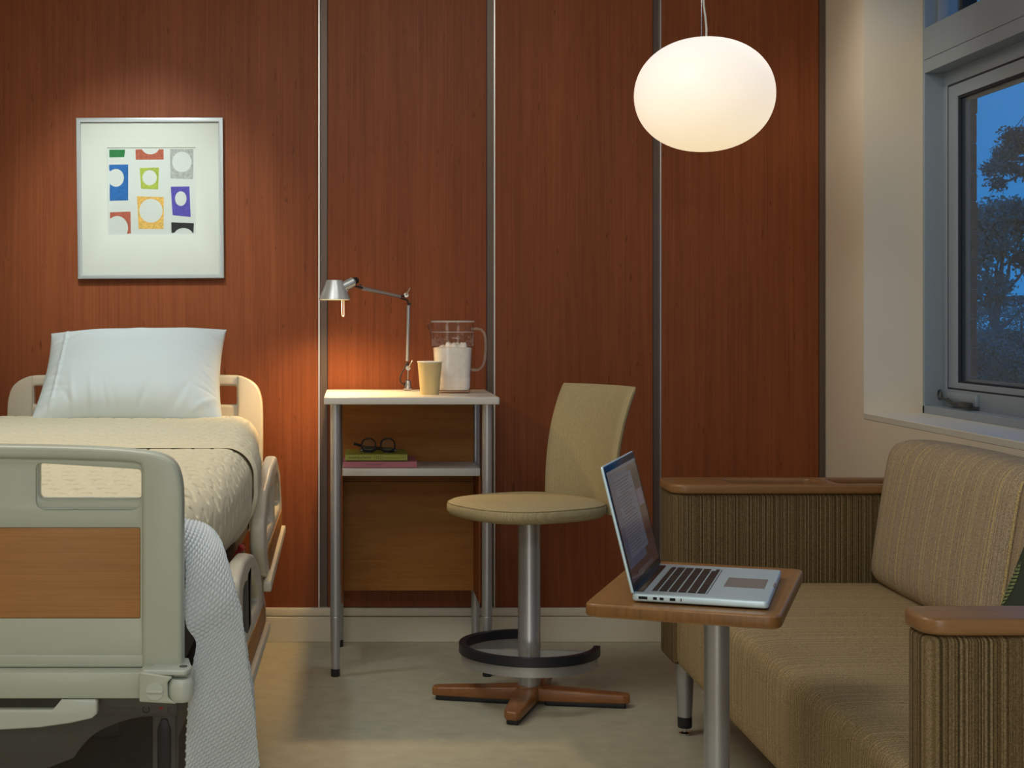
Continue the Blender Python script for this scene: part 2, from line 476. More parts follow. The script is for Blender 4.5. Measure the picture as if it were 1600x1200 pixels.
# ------------------------------------------------------------------ the room shell
D = 5.75                   # face of the wood panelling
XR = 1.783                 # face of the window wall
XL, YB, ZC = -2.35, -1.6, 2.75
JY = 5.32                  # far jamb of the window opening
SZ = .887                  # window sill height
WIN_Y0, WIN_Z1 = .9, 2.64
XO = 2.10                  # outside face of the window wall lining

floor = struct('floor', bx((XL - .1, YB - .1, -.1), (XO + .1, D + .15, 0)), M['floor'], smooth=0)
struct('ceiling', bx((XL - .1, YB - .1, ZC), (XO + .1, D + .15, ZC + .1)), M['ceiling'], smooth=0)
struct('wall_left', bx((XL - .1, YB, 0), (XL, D, ZC)), M['cream'], smooth=0)
struct('wall_front', bx((XL - .1, YB - .1, 0), (XO, YB, ZC)), M['cream'], smooth=0)
wall = struct('wall_back', bx((XL, D + .025, 0), (XO, D + .15, ZC)), M['bronze'], smooth=0)
PB = za(949, D)            # lower edge of the panels
cuts = [(XL, xa(497.5, D)), (xa(512.2, D), xa(760, D)), (xa(773.5, D), xa(1020, D)), (xa(1033, D), xa(1279.5, D))]
for a, b in cuts:
    obj('wood_panel', bx((a, D, PB), (b, D + .0251, ZC), .0012, 1), M['panel'], wall)
for (a, b) in [(512.2, 497.5), (760, 773.5), (1020, 1033)]:
    x0, x1 = sorted((xa(a, D), xa(b, D)))
    obj('joint_strip', bx((x0 + .003, D + .012, PB), (x1 - .003, D + .0255, ZC)), M['bronze'], wall, smooth=0)
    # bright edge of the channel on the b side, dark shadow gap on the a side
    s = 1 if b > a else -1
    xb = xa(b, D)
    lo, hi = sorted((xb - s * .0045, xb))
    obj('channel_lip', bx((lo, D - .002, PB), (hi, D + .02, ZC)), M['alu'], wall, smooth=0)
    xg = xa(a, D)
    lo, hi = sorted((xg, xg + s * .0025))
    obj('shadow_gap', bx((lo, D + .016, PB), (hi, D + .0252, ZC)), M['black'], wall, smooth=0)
obj('edge_strip', bx((xa(1279.8, D), D - .004, PB), (xa(1289, D), D + .026, ZC), .0015, 1), M['bronze'], wall)

bb = B(); box(bb, (XL, D - .016, 0), (XR, D + .026, za(963, D)), .002, 1)
bs = struct('baseboard_back', bb, M['base'])
obj('cap_strip', bx((XL, D - .010, za(962, D)), (XR, D + .026, PB - .001), .003, 2), M['base'], bs)

wr = B()
box(wr, (XR, YB, 0), (XO, D + .1, SZ - .022))
box(wr, (XR, JY, SZ - .022), (XO, D + .1, ZC))
box(wr, (XR, YB, SZ - .022), (XO, WIN_Y0, ZC))
box(wr, (XR, WIN_Y0, WIN_Z1), (XO, JY, ZC))
wr_o = struct('wall_right', wr, M['cream'], smooth=0)
struct('trim_1', bx((XR - .001, WIN_Y0, SZ - .022), (1.995, JY, SZ), .002, 1), M['sillpaint'])

# ---- window: anodised frame, bays, operable sash with crank
X0 = 1.988
win = bpy.data.objects.new('window_1', None); COL.objects.link(win); win.location = (X0, 3.2, SZ); win['kind'] = 'structure'
zt0, zt1, zt2 = za(116.7, 5.33), za(96, 5.33), za(46.7, 5.33)     # transom rail
wf = B()
box(wf, (X0, 5.305, SZ), (XO, JY + .001, WIN_Z1), .001, 1)                # far jamb
box(wf, (X0, WIN_Y0, SZ), (XO, WIN_Y0 + .03, WIN_Z1), .001, 1)
box(wf, (X0, WIN_Y0, SZ), (XO, JY, .913), .001, 1)                       # sill member
box(wf, (X0, WIN_Y0, WIN_Z1 - .03), (XO, JY, WIN_Z1), .001, 1)
obj('window_frame', wf, M['frame'], win)
tr = B()
box(tr, (X0, WIN_Y0 + .03, zt0), (XO, 5.306, zt1 - .0012), .001, 1)
box(tr, (X0 - .001, WIN_Y0 + .03, zt1), (XO, 5.306, zt2), .001, 1)
obj('transom_rail', tr, M['frame'], win)
XF = 2.052                  # inner fixed frame plane
bays = [(3.98, 5.305), (2.46, 3.92), (WIN_Y0 + .03, 2.40)]
for a, b in [(3.92, 3.98), (2.40, 2.46)]:
    obj('mullion', bx((X0, a, .913), (XO, b, WIN_Z1 - .03), .001, 1), M['frame'], win)
for i, (a, b) in enumerate(bays):
    ym = b - .047
    zlo, zhi = .9745, 2.017
    lp = [[(a, .913), (b, .913), (b, zt0), (a, zt0)], [(a + .045, zlo), (ym, zlo), (ym, zhi), (a + .045, zhi)]]
    obj('bay_frame', plate(lp, 'YZ', XF, XO, .001, 1), M['frame'], win)
    y0, y1 = a + .05, ym - .006
    sl = [[(y0, zlo + .004), (y1, zlo + .004), (y1, zhi - .006), (y0, zhi - .006)], [(y0 + .07, .998), (y1 - .072, .998), (y1 - .072, 1.969), (y0 + .07, 1.969)]]
    sash = obj('sash', plate(sl, 'YZ', XF - .001, XF + .024, .0012, 1), M['frame'], win)
    obj('sash_gap_shade', plate([[(a + .044, zlo - .001), (ym + .001, zlo - .001), (ym + .001, zhi + .001), (a + .044, zhi + .001)], [(y0 - .0005, zlo + .0035), (y1 + .0005, zlo + .0035), (y1 + .0005, zhi - .0055), (y0 - .0005, zhi - .0055)]], 'YZ', XF - .0006, XF + .010, .0002, 1), M['framedark'], sash)  # black strip put in as the shade of the sash gap
    gk = [[(y0 + .066, .994), (y1 - .068, .994), (y1 - .068, 1.973), (y0 + .066, 1.973)], [(y0 + .078, 1.004), (y1 - .081, 1.004), (y1 - .081, 1.961), (y0 + .078, 1.961)]]
    obj('gasket', plate(gk, 'YZ', XF + .004, XF + .022, .0008, 1), M['framedark'], sash)
    obj('glass_pane', bx((XF + .010, y0 + .07, .998), (XF + .014, y1 - .072, 1.969)), M['glass'], sash, smooth=0)
    sp = [[(y0 + .068, .996), (y1 - .070, .996), (y1 - .070, 1.971), (y0 + .068, 1.971)], [(y0 + .090, 1.012), (y1 - .104, 1.012), (y1 - .104, 1.95), (y0 + .090, 1.95)]]
    obj('spacer_bar', plate(sp, 'YZ', XF + .026, XF + .034, .0008, 1), M['spacer'], sash)
    # fixed light over the transom
    tl = [[(a, zt2), (b, zt2), (b, WIN_Z1 - .03), (a, WIN_Z1 - .03)], [(a + .03, zt2 + .006), (b - .012, zt2 + .006), (b - .012, WIN_Z1 - .06), (a + .03, WIN_Z1 - .06)]]
    tf = obj('transom_frame', plate(tl, 'YZ', XF - .02, XO, .001, 1), M['frame'], win)
    obj('transom_mullion', bx((XF - .012, b - .20, zt2 + .004), (XO - .01, b - .18, WIN_Z1 - .055), .001, 1), M['framedark'], win)
    obj('glass_pane', bx((XF + .012, a + .028, zt2 + .004), (XF + .016, b - .010, WIN_Z1 - .058)), M['glass'], tf, smooth=0)
# crank operator on the near sill member
ck = B()
box(ck, (XF - .016, 4.99, .925), (XF + .004, 5.225, .966), .004, 2)
opr = obj('crank_operator', ck, M['frame'], win)
cr = B()
yr = 5.272
zr = za(616.6, yr)
ring = [(XF - .022, yr + .016 * math.cos(t), zr + .016 * math.sin(t)) for t in np.linspace(0, 2 * PI, 20, endpoint=False)]
tube(cr, ring, .0035, 8, closed=True)
tube(cr, [(XF - .022, yr - .015, zr - .006), (XF - .024, yr - .03, zr - .013), (XF - .026, 5.20, .9385), (XF - .028, 5.17, .937)], .005, 8)
tube(cr, [(XF - .028, 5.19, .939), (XF - .034, 5.14, .932), (XF - .036, 5.06, .931)], [.008, .006, .004], 8)
obj('crank_arm', cr, M['handlemetal'], opr)
obj('crank_grip', box(B(), (XF - .046, 4.975, .9225), (XF - .028, 5.055, .9405), .003, 2), M['handlemetal'], opr)

# ---- outside: brick reveal, lawn, trees
wo = struct('wall_outside', bx((XO, 5.341, -.5), (2.1825, 6.6, 3.2)), M['mortar'], smooth=0)
bz = .30
k = 0
brick_me = None
while bz < 2.4:
    o = obj('brick', bx((2.104, 5.335, bz), (2.185, 5.45, bz + .0975), .003, 1), M['brick'], wo) if brick_me is None else None
    if o is None:
        o = bpy.data.objects.new('brick', brick_me); COL.objects.link(o); o.parent = wo; o.location = (random.uniform(-.002, .003), random.uniform(-.002, .002), bz - .30)
    else:
        brick_me = o.data
    bz += .102; k += 1
struct('floor_outside', bx((XO + .1, -10, -.5), (80, 90, -.35)), M['lawn'], smooth=0)

def tree(name, label, base, trunk, limbs, clumps, mat_leaf, nleaf, leaf, seed):
    '''trunk: points with radii; limbs: (points, r0, r1); clumps: (centre, radii, weight), all in world metres'''
    r = random.Random(seed); rn = np.random.default_rng(seed)
    t = thing(name, label, 'tree', base)
    bm = B(); tube(bm, [p for p, _ in trunk], [q for _, q in trunk], 10)
    for pts, r0, r1 in limbs:
        pts = [Vector(p) for p in pts]; fine = []
        for a, b in zip(pts, pts[1:]):
            for k in range(3):
                q = a.lerp(b, k / 3); L = (b - a).length
                fine.append(q + Vector((r.uniform(-.04, .04), r.uniform(-.04, .04), r.uniform(-.04, .04))) * L)
        fine.append(pts[-1]); n = len(fine)
        tube(bm, fine, [r0 + (r1 - r0) * i / (n - 1) for i in range(n)], 7)
        for i in range(2, n):
            L = (fine[-1] - fine[0]).length * .22
            e = Vector((r.uniform(-1, 1), r.uniform(-1, 1), r.uniform(-.4, 1))).normalized()
            rr = (r0 + (r1 - r0) * i / (n - 1)) * .5
            tube(bm, [fine[i], fine[i] + e * L * .5 + Vector((0, 0, .04 * L)), fine[i] + e * L], [rr, rr * .7, rr * .3], 5)
    obj('trunk', bm, M['bark'], t)
    w = np.array([c[2] for c in clumps], float); idx = rn.choice(len(clumps), nleaf, p=w / w.sum())
    C = np.array([clumps[i][0][:] for i in idx]); R = np.array([clumps[i][1] for i in idx])
    ncl = max(30, nleaf // 26); d = rn.normal(0, 1, (ncl, 3)); d /= np.linalg.norm(d, axis=1, keepdims=True); d *= rn.uniform(0, 1, (ncl, 1)) ** .45
    P = C + d[rn.integers(0, ncl, nleaf)] * R + rn.normal(0, leaf * 1.3, (nleaf, 3))
    U = rn.normal(0, 1, (nleaf, 3)); U /= np.linalg.norm(U, axis=1, keepdims=True)
    V = np.cross(U, rn.normal(0, 1, (nleaf, 3))); V /= np.linalg.norm(V, axis=1, keepdims=True)
    q = (leaf * rn.uniform(.6, 1.2, nleaf))[:, None]; W = np.cross(U, V)
    quad = np.stack([P - U * q, P + V * q * .5 + W * q * .12, P + U * q, P - V * q * .5 + W * q * .12], 1).reshape(-1, 3)
    me = bpy.data.meshes.new('foliage'); me.from_pydata(quad.tolist(), [], np.arange(4 * nleaf).reshape(-1, 4).tolist())
    f = obj('foliage', me, mat_leaf, t, smooth=0); f['kind'] = 'stuff'
    return t

w_ = lambda px, py, Y: at(px, py, Y)
tree('oak_tree', 'nearer dark oak whose leafy branch hangs into the upper right of the window', (6.3, 12.0, -.4),
     [((6.3, 12, -.4), .17), ((6.25, 12, 1.0), .14), ((6.3, 12, 2.4), .12), ((6.4, 12, 4.6), .05)],
     [([(6.28, 12, 1.9), (5.9, 12, 2.35), (5.5, 12, 2.45), w_(1560, 250, 12)], .06, .008), ([(6.3, 12, 2.3), (5.8, 12.1, 2.8), w_(1585, 200, 12)], .05, .008), ([(5.6, 12, 2.42), w_(1590, 275, 12), w_(1556, 292, 12)], .02, .005),
      ([(6.3, 12, 2.6), (6.8, 11.6, 3.3), (7.4, 11.4, 3.8)], .05, .01)],
     [(w_(1592, 222, 12), (.12, .2, .07), 5), (w_(1572, 240, 12), (.09, .15, .06), 4), (w_(1553, 262, 12), (.07, .15, .06), 3), (w_(1558, 285, 12), (.05, .1, .05), 1.4), (w_(1580, 262, 12), (.07, .15, .04), 1.6), (w_(1598, 268, 12), (.06, .1, .05), 1.2), (w_(1615, 215, 12), (.12, .3, .12), 4), (w_(1577, 208, 12), (.04, .1, .04), 1),
      ((5.9, 12, 3.0), (.5, .6, .4), 10), ((7.2, 11.6, 3.7), (.7, .8, .6), 12), ((6.4, 12.2, 4.5), (.8, .9, .6), 12)],
     M['leaf'], 9000, .019, 3)
Yt = 30.0
tree('broad_tree', 'broad spreading tree with bare pale limbs low in the window view', (12.65, Yt, -.4),
     [((12.65, Yt, -.4), .10), ((12.6, Yt, .6), .075), ((12.68, Yt, 1.4), .06), ((12.8, Yt, 2.6), .03)],
     [([w_(1555, 500, Yt), w_(1566, 465, Yt), w_(1578, 415, Yt), w_(1598, 385, Yt)], .06, .012), ([w_(1553, 510, Yt), w_(1545, 470, Yt), w_(1540, 420, Yt), w_(1532, 380, Yt)], .06, .012),
      ([w_(1556, 515, Yt), w_(1575, 505, Yt), w_(1600, 480, Yt)], .055, .012), ([w_(1560, 470, Yt), w_(1558, 420, Yt), w_(1570, 360, Yt)], .045, .01), ([w_(1566, 465, Yt), w_(1590, 435, Yt), w_(1612, 415, Yt)], .04, .01), ([w_(1548, 490, Yt), w_(1568, 460, Yt), w_(1563, 420, Yt)], .03, .008)],
     [(w_(1545, 345, Yt), (.35, .8, .34), 8), (w_(1575, 335, Yt), (.40, .8, .26), 8), (w_(1605, 345, Yt), (.4, .8, .35), 8), (w_(1530, 395, Yt), (.25, .6, .35), 4), (w_(1560, 380, Yt), (.4, .7, .3), 5), (w_(1545, 450, Yt), (.4, .6, .3), 4), (w_(1600, 405, Yt), (.25, .6, .2), 2), (w_(1640, 390, Yt), (.6, .8, .6), 6)],
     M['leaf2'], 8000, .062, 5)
def shrub(label, base, r, h, seed, n=26000):
    rn = np.random.default_rng(seed); t = thing('shrub', label, 'shrub', base)
    th = rn.uniform(0, 2 * PI, n); z = rn.uniform(0, 1, n); q = np.sqrt(1 - z ** 2.2) * r * rn.uniform(.8, 1.05, n) * (1 + .15 * np.sin(5 * th + 7 * z))
    P = np.stack([base[0] + q * np.cos(th), base[1] + q * np.sin(th), base[2] + z * h], 1)
    U = rn.normal(0, 1, (n, 3)); U /= np.linalg.norm(U, axis=1, keepdims=True)
    V = np.cross(U, rn.normal(0, 1, (n, 3))); V /= np.linalg.norm(V, axis=1, keepdims=True)
    s = .034
    quad = np.stack([P - U * s, P + V * s * .6, P + U * s, P - V * s * .6], 1).reshape(-1, 3)
    me = bpy.data.meshes.new('foliage'); me.from_pydata(quad.tolist(), [], np.arange(4 * n).reshape(-1, 4).tolist())
    f = obj('foliage', me, M['leaf2'], t, smooth=0); f['kind'] = 'stuff'
    bm = B(); tube(bm, [base, (base[0], base[1], base[2] + h * .7)], [.08, .03], 8); obj('stem', bm, M['bark'], t)
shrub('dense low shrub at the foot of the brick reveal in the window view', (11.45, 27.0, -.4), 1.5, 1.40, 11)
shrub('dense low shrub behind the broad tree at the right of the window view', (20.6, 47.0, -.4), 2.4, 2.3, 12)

# ------------------------------------------------------------------ hospital bed
BXC = -.79
bed = thing('hospital_bed', 'adjustable bed with cream plastic ends, wood inset panels and lowered side rails', 'bed', (BXC, 4.3, 0))
FY = 3.10
fp = lambda px, py: (xa(px, FY), za(py, FY))
half = [(285, 1043)] + smooth_path([(285, 785), (283.5, 757), (277.5, 733), (267, 719), (250, 710.5), (225, 705.5), (180, 701), (100, 697.5), (0, 695.8)], 5)
FC = (BXC * F / FY) + CX
mir = lambda p: (2 * FC - p[0], p[1])
def sym(pts): return [fp(*p) for p in pts] + [fp(*mir(p)) for p in reversed(pts)]
hole = rpoly([fp(58, 725.5), fp(219, 735), fp(219, 781), fp(58, 781)], [.008, .008, .010, .012])
holem = rpoly([fp(*mir(p)) for p in [(58, 725.5), (219, 735), (219, 781), (58, 781)]], [.008, .008, .010, .012])
lipo = rpoly([fp(55, 723.5), fp(220, 734), fp(220, 797.5), (fp(55, 797.5))], [.012, .010, .022, .022])
lipm = rpoly([fp(*mir(p)) for p in [(55, 723.5), (220, 734), (220, 797.5), (55, 797.5)]], [.012, .010, .022, .022])
insl = rpoly([fp(218.5, 825), fp(218.5, 967.5), fp(*mir((218.5, 967.5))), fp(*mir((218.5, 825)))], .004)
foot = obj('footboard', plate([sym(half), hole, holem], 'XZ', FY + .016, FY + .05, .008), M['plastic'], bed)
fl = obj('front_layer', plate([sym([(228, 1043), (228, 722), (180, 718.5), (100, 715), (0, 713.5)]), lipo, lipm, insl], 'XZ', FY + .006, FY + .020, .0015, 1), M['plastic'], foot)
rin = [(222, 1043), (222, 735), (219, 725), (210, 722.5), (180, 720), (100, 717), (0, 715.5)]
rim_loop = [fp(*p) for p in half] + [fp(*mir(p)) for p in reversed(half)] + [fp(*mir(p)) for p in rin] + [fp(*p) for p in reversed(rin)]
obj('raised_rim', plate([rim_loop], 'XZ', FY - .006, FY + .030, .009, 3), M['plastic'], foot)
obj('bottom_rim', plate([[fp(232, 1023), fp(232, 1043), fp(*mir((232, 1043))), fp(*mir((232, 1023)))]], 'XZ', FY - .001, FY + .03, .004, 2), M['plastic'], foot)
obj('wood_inset', plate([rpoly([fp(218, 825.6), fp(218, 967), fp(*mir((218, 967))), fp(*mir((218, 825.6)))], .0035)], 'XZ', FY + .0085, FY + .018, .0008, 1), M['inset'], foot)
for s in (0, 1):
    w = B()
    q = lambda px, py, y: ((xa(px, FY) if s == 0 else 2 * BXC - xa(px, FY)), y, za(py, FY))
    v = [w.verts.new(q(*a)) for a in [(56, 797, FY + .0065), (219.5, 797, FY + .0065), (219.5, 780.5, FY + .045), (56, 780.5, FY + .045), (56, 800, FY + .045), (219.5, 800, FY + .045)]]
    for f in [(0, 1, 2, 3), (0, 4, 5, 1), (0, 3, 4), (1, 5, 2), (3, 2, 5, 4)]: w.faces.new([v[i] for i in f])
    obj('handle_ledge', w, M['plastic2'], foot)
# cross rail with corner bumpers
obj('cross_rail', bx((2 * BXC - xa(222, 3.06), 3.06, za(1092, 3.06)), (xa(222, 3.06), 3.12, za(1050.5, 3.06)), .004, 2), M['plastic'], bed)
def corner(s):
    mx = (lambda x: x) if s > 0 else (lambda x: 2 * BXC - x)
    Yc = 3.04
    xs = [xa(p, Yc) for p in (218, 262, 268, 266, 300)]
    def fix(bm):
        for v in bm.verts: v.co.x = mx(v.co.x)
        return bm
    out = rpoly([(xs[0], za(1048, Yc)), (xs[0], za(1095, Yc)), (xa(296, Yc), za(1100, Yc)), (xa(298, Yc), za(1056, Yc))], [.004, .004, .006, .02])
    cb = obj('corner_bracket', fix(plate([out], 'XZ', Yc + .02, Yc + .10, .004, 2)), M['plastic'], bed)
    obj('front_cover', fix(plate([rpoly([(xs[0], za(1049, Yc)), (xs[0], za(1096, Yc)), (xa(280, Yc), za(1099.5, Yc)), (xa(263, Yc), za(1090, Yc)), (xa(262, Yc), za(1065, Yc)), (xa(272, Yc), za(1057, Yc))], [.004, .004, .004, .01, .01, .004])], 'XZ', Yc - .006, Yc + .022, .003, 2)), M['plastic'], cb)
    obj('top_flange', fix(plate([rpoly([(xa(222, Yc), Yc), (xa(292, Yc), Yc - .006), (xa(297, Yc), Yc + .03), (xa(286, Yc), Yc + .11), (xa(250, Yc), Yc + .11)], [.004, .014, .014, .004, .004])], 'XY', za(1055, Yc), za(1047, Yc), .003, 2)), M['plastic2'], cb)
    rc = (xa(282, Yc), Yc + .012); z0, z1 = za(1097, Yc), za(1061, Yc)
    pr = [(0, z0)] + [(.0255 - .006 * abs(2 * t - 1) ** 3, z0 + (z1 - z0) * t) for t in np.linspace(0, 1, 13)] + [(0, z1)]
    obj('bumper_roller', fix(lathe(B(), pr, (rc[0], rc[1], 0), 28)), M['plastic2'], cb)
    dc = (xa(242.5, Yc), za(1079, Yc))
    kb = B(); cyl(kb, (dc[0], Yc - .009, dc[1]), (dc[0], Yc - .002, dc[1]), .0175, .018, 28)
    kn = obj('dial', fix(kb), M['plastic2'], cb)
    obj('dial_bar', fix(bx((dc[0] - .0165, Yc - .0145, dc[1] - .0025), (dc[0] + .0165, Yc - .008, dc[1] + .0025), .0015, 2)), M['plastic2'], kn)
    bolt = B(); cyl(bolt, (xa(284, Yc), Yc + .03, za(1047, Yc)), (xa(284, Yc), Yc + .03, za(1045.5, Yc)), .008, seg=20)
    obj('bolt_cap', fix(bolt), M['greymetal'], cb)
corner(1); corner(-1)
# release lever below the rail
LY = 3.05
lh = [(82, 1110), (95, 1094.5), (148, 1094.5), (151, 1098), (151, 1116), (143, 1123), (110, 1130.5), (60, 1137.5), (0, 1141)]
lc = [(xa(p[0], LY), za(p[1], LY)) for p in lh]
lm = [(2 * BXC - x, z) for x, z in lc]
obj('release_lever', plate([lc + list(reversed(lm))], 'XZ', LY, LY + .028, .004, 2), M['plastic2'], bed)
GY = 3.22
obj('base_bar', bx((2 * BXC - xa(278, GY), GY, za(1119, GY)), (xa(278, GY), GY + .05, za(1091, GY)), .003, 2), M['greymetal'], bed)
cv = [(277, 1118), (277, 1121), (262, 1120), (240, 1121), (210, 1124), (180, 1133), (150, 1147), (130, 1165), (114, 1187), (108, 1189), (80, 1200), (0, 1224)]
cl = [(xa(p[0], GY), za(p[1], GY)) for p in cv]
cm = [(2 * BXC - x, z) for x, z in cl]
cl = smooth_path(cl[:2], 1) + smooth_path(cl[2:9], 4) + cl[9:]; cm = [(2 * BXC - x, z) for x, z in cl]
obj('base_cover', plate([cl + list(reversed(cm))], 'XZ', GY + .008, GY + .04, .003, 2), M['greymetal'], bed)
pl = obj('pedal_label', bx((xa(212, GY), GY - .002, za(1114.5, GY)), (xa(263, GY), GY + .001, za(1093, GY)), .0008, 1), M['greymetal'], bed)
rg = B(); c0 = (xa(228.5, GY), GY - .0025, za(1108, GY))
tube(rg, [(c0[0] + .007 * math.cos(t), c0[1], c0[2] + .007 * math.sin(t)) for t in np.linspace(0, 2 * PI, 18, endpoint=False)], .0009, 6, closed=True)
cyl(rg, (c0[0], c0[1] + .001, c0[2]), (c0[0], c0[1] - .0005, c0[2]), .0016, seg=10)
obj('lock_symbol', rg, M['black'], pl)
rd = B(); cyl(rd, (xa(252, GY), GY - .001, za(1105, GY)), (xa(252, GY), GY - .003, za(1105, GY)), .0045, seg=14)
obj('brake_symbol', rd, M['red'], pl)
# legs: end columns with dark slot, casters
for s in (1, -1):
    for (yy, full) in ((3.26, True), (5.3, False)):
        x0, x1 = xa(234, GY), xa(272, GY)
        if s < 0: x0, x1 = 2 * BXC - x1, 2 * BXC - x0
        lg = obj('leg', bx((x0, yy, .125), (x1, yy + .05, .425), .004, 2), M['greymetal'], bed)
        xm = (x0 + x1) / 2
        sl = [(xm - .014, .126), (xm - .014, .34), (xm - .006, .362), (xm + .006, .362), (xm + .014, .34), (xm + .014, .126)]
        obj('slot_cover', plate([sl], 'XZ', yy - .006, yy + .002, .001, 1), M['black'], lg)
        cs = B(); cyl(cs, (xm - .018, yy + .045, .0625), (xm + .018, yy + .045, .0625), .0625, seg=28)
        cb = obj('caster', cs, M['black'], bed)
        fk = B(); box(fk, (xm - .024, yy + .01, .05), (xm - .019, yy + .08, .135)); box(fk, (xm + .019, yy + .01, .05), (xm + .024, yy + .08, .135)); box(fk, (xm - .024, yy + .01, .126), (xm + .024, yy + .08, .136))
        obj('caster_fork', fk, M['greymetal'], cb)
obj('lift_column', bx((BXC - .2, 3.9, .14), (BXC + .2, 4.7, .46), .02, 2), M['greymetal'], bed)
fr = B()
for s in (1, -1):
    box(fr, (BXC + s * .40 - .02, 3.3, .46), (BXC + s * .40 + .02, 5.5, .54))
box(fr, (BXC - .42, 3.17, .41), (BXC + .42, 3.3, .50)); box(fr, (BXC - .42, 5.42, .46), (BXC + .42, 5.5, .54))
box(fr, (BXC - .41, 3.30, .30), (BXC - .37, 5.30, .36)); box(fr, (BXC + .37, 3.30, .30), (BXC + .41, 5.30, .36)); box(fr, (BXC - .41, 3.95, .22), (BXC + .41, 4.05, .31))
obj('under_frame', fr, M['greymetal'], bed)
obj('mattress_deck', bx((BXC - .44, 3.2, .585), (BXC + .44, 5.5, .62), .005, 1), M['plasticw'], bed)
for yy in (3.4, 4.3, 5.2): obj('deck_support', bx((BXC - .42, yy, .53), (BXC + .42, yy + .06, .59)), M['greymetal'], bed)
# headboard
HY = 5.56
hp = lambda px, py: (xa(px, HY), za(py, HY))
HC = 211
hmir = lambda p: (2 * HC - p[0], p[1])
hh = [(410, 830)] + smooth_path([(410.5, 650), (409, 625), (403, 606), (392, 595), (378, 588.5), (368, 586.5)], 4) + [(211, 584)]
hsym = [hp(*p) for p in hh] + [hp(*hmir(p)) for p in reversed(hh[:-1])]
ho = [(288, 602), (369.5, 603.5), (369.5, 632.5), (288, 632.5)]
hb = obj('headboard', plate([hsym, rpoly([hp(*p) for p in ho], .008), rpoly([hp(*hmir(p)) for p in ho], .008)], 'XZ', HY, HY + .045, .010, 3), M['plasticw'], bed)
for s in (0, 1):
    g = (lambda p: p) if s == 0 else hmir
    obj('side_rim', plate([[hp(*g(p)) for p in hh[:-3]] + [hp(*g((371, 590))), hp(*g((371, 830)))]], 'XZ', HY - .008, HY + .03, .006, 3), M['plasticw'], hb)
# side rails
def side_rail(outer, window, inset, xo, mat_):
    r = obj('side_rail', plate([rpoly(outer, .05, 5)] + [rpoly(w_, .025, 5) for w_ in window], 'YZ', xo - .020, xo + .020, .013, 3), mat_, bed)
    obj('rail_inset', plate([rpoly(inset, .02, 4)], 'YZ', xo + .016, xo + .0225, .001, 1), M['insety'], r)
    ys = [p[0] for p in inset]; 
    obj('rail_lip', plate([rpoly([(min(ys) - .03, inset[0][1] - .035), (max(ys) + .02, inset[1][1] - .03), (max(ys) + .02, inset[1][1] - .004), (min(ys) - .03, inset[0][1] - .004)], .008, 3)], 'YZ', xo + .012, xo + .034, .004, 2), mat_, r)
    return r
for s in (1, -1):
    xo = -.252 if s > 0 else 2 * BXC + .252
    xh = -.260 if s > 0 else 2 * BXC + .260
    side_rail([(4.50, .420), (4.26, .50), (4.17, .58), (4.17, .66), (4.32, .73), (4.62, .765), (4.90, .775), (5.09, .71), (5.22, .59), (5.26, .48), (4.72, .425)],
              [[(4.30, .595), (4.37, .685), (4.62, .712), (4.67, .595)], [(4.76, .595), (4.74, .715), (4.90, .72), (5.04, .67), (5.10, .595)]],
              [(4.44, .485), (5.19, .515), (5.15, .57), (4.30, .565)], xh, M['plasticw'])
    xf = -.272 if s > 0 else 2 * BXC + .272
    side_rail([(3.44, .33), (3.42, .63), (3.6, .645), (3.80, .632), (3.97, .603), (4.14, .553), (4.30, .482), (4.44, .405), (4.53, .33), (4.50, .297), (4.1, .297)],
              [[(3.54, .47), (3.54, .580), (3.70, .585), (3.72, .455)], [(3.80, .455), (3.79, .572), (3.94, .555), (4.08, .505), (4.20, .44)]],
              [(3.55, .365), (4.44, .335), (4.37, .40), (3.55, .438)], xf, M['plasticw'])
    for yy in (3.7, 4.75):
        obj('rail_bracket', bx((xo - s * .045 if s > 0 else xo, yy, .45), (xo if s > 0 else xo + .045, yy + .12, .60), .004, 1), M['greymetal'], bed)
rc = B(); cyl(rc, (-.315, 4.00, .575), (-.290, 3.98, .615), .008, seg=12); cyl(rc, (-.290, 3.98, .615), (-.2855, 3.977, .623), .0095, seg=12)
obj('release_cable', rc, M['red'], bed)

# ------------------------------------------------------------------ mattress, coverlet, quilt, pillow
def zmat(Y):
    Y = np.asarray(Y, float); t = np.clip((Y - 3.15) / 1.0, 0, 1); t = t * t * (3 - 2 * t)
    return .775 + .073 * t
def xedge(Y):
    Y = np.asarray(Y, float)
    return np.interp(Y, [3.1, 3.35, 3.6, 3.85, 4.1, 4.35, 4.6, 4.9, 5.2, 5.6], [-.405, -.385, -.325, -.298, -.284, -.292, -.312, -.334, -.350, -.360])
def cross(Y, s, hem, off=0.0, rad=.085):
    """points of the coverlet's cross-section: s in [0,1] from the left hem over the top to the right hem"""
    xr = xedge(Y) + off; xl = 2 * BXC - xr; zt = zmat(Y) + off
    L1 = zt - hem - rad; L2 = rad * PI / 2; L3 = (xr - xl) - 2 * rad
    tot = 2 * L1 + 2 * L2 + L3; d = s * tot
    e = np.where(d > tot / 2, tot - d, d)
    x = np.where(e < L1, xl, np.where(e < L1 + L2, xl + rad * (1 - np.cos((e - L1) / rad)), xl + rad + (e - L1 - L2)))
    z = np.where(e < L1, hem + e, np.where(e < L1 + L2, zt - rad + rad * np.sin((e - L1) / rad), zt))
    x = x + .040 * np.clip(1 - e / .10, 0, 1) ** 2            # the side tucks in under the mattress
    x = np.where(d > tot / 2, xl + xr - x, x)
    return x, z, d

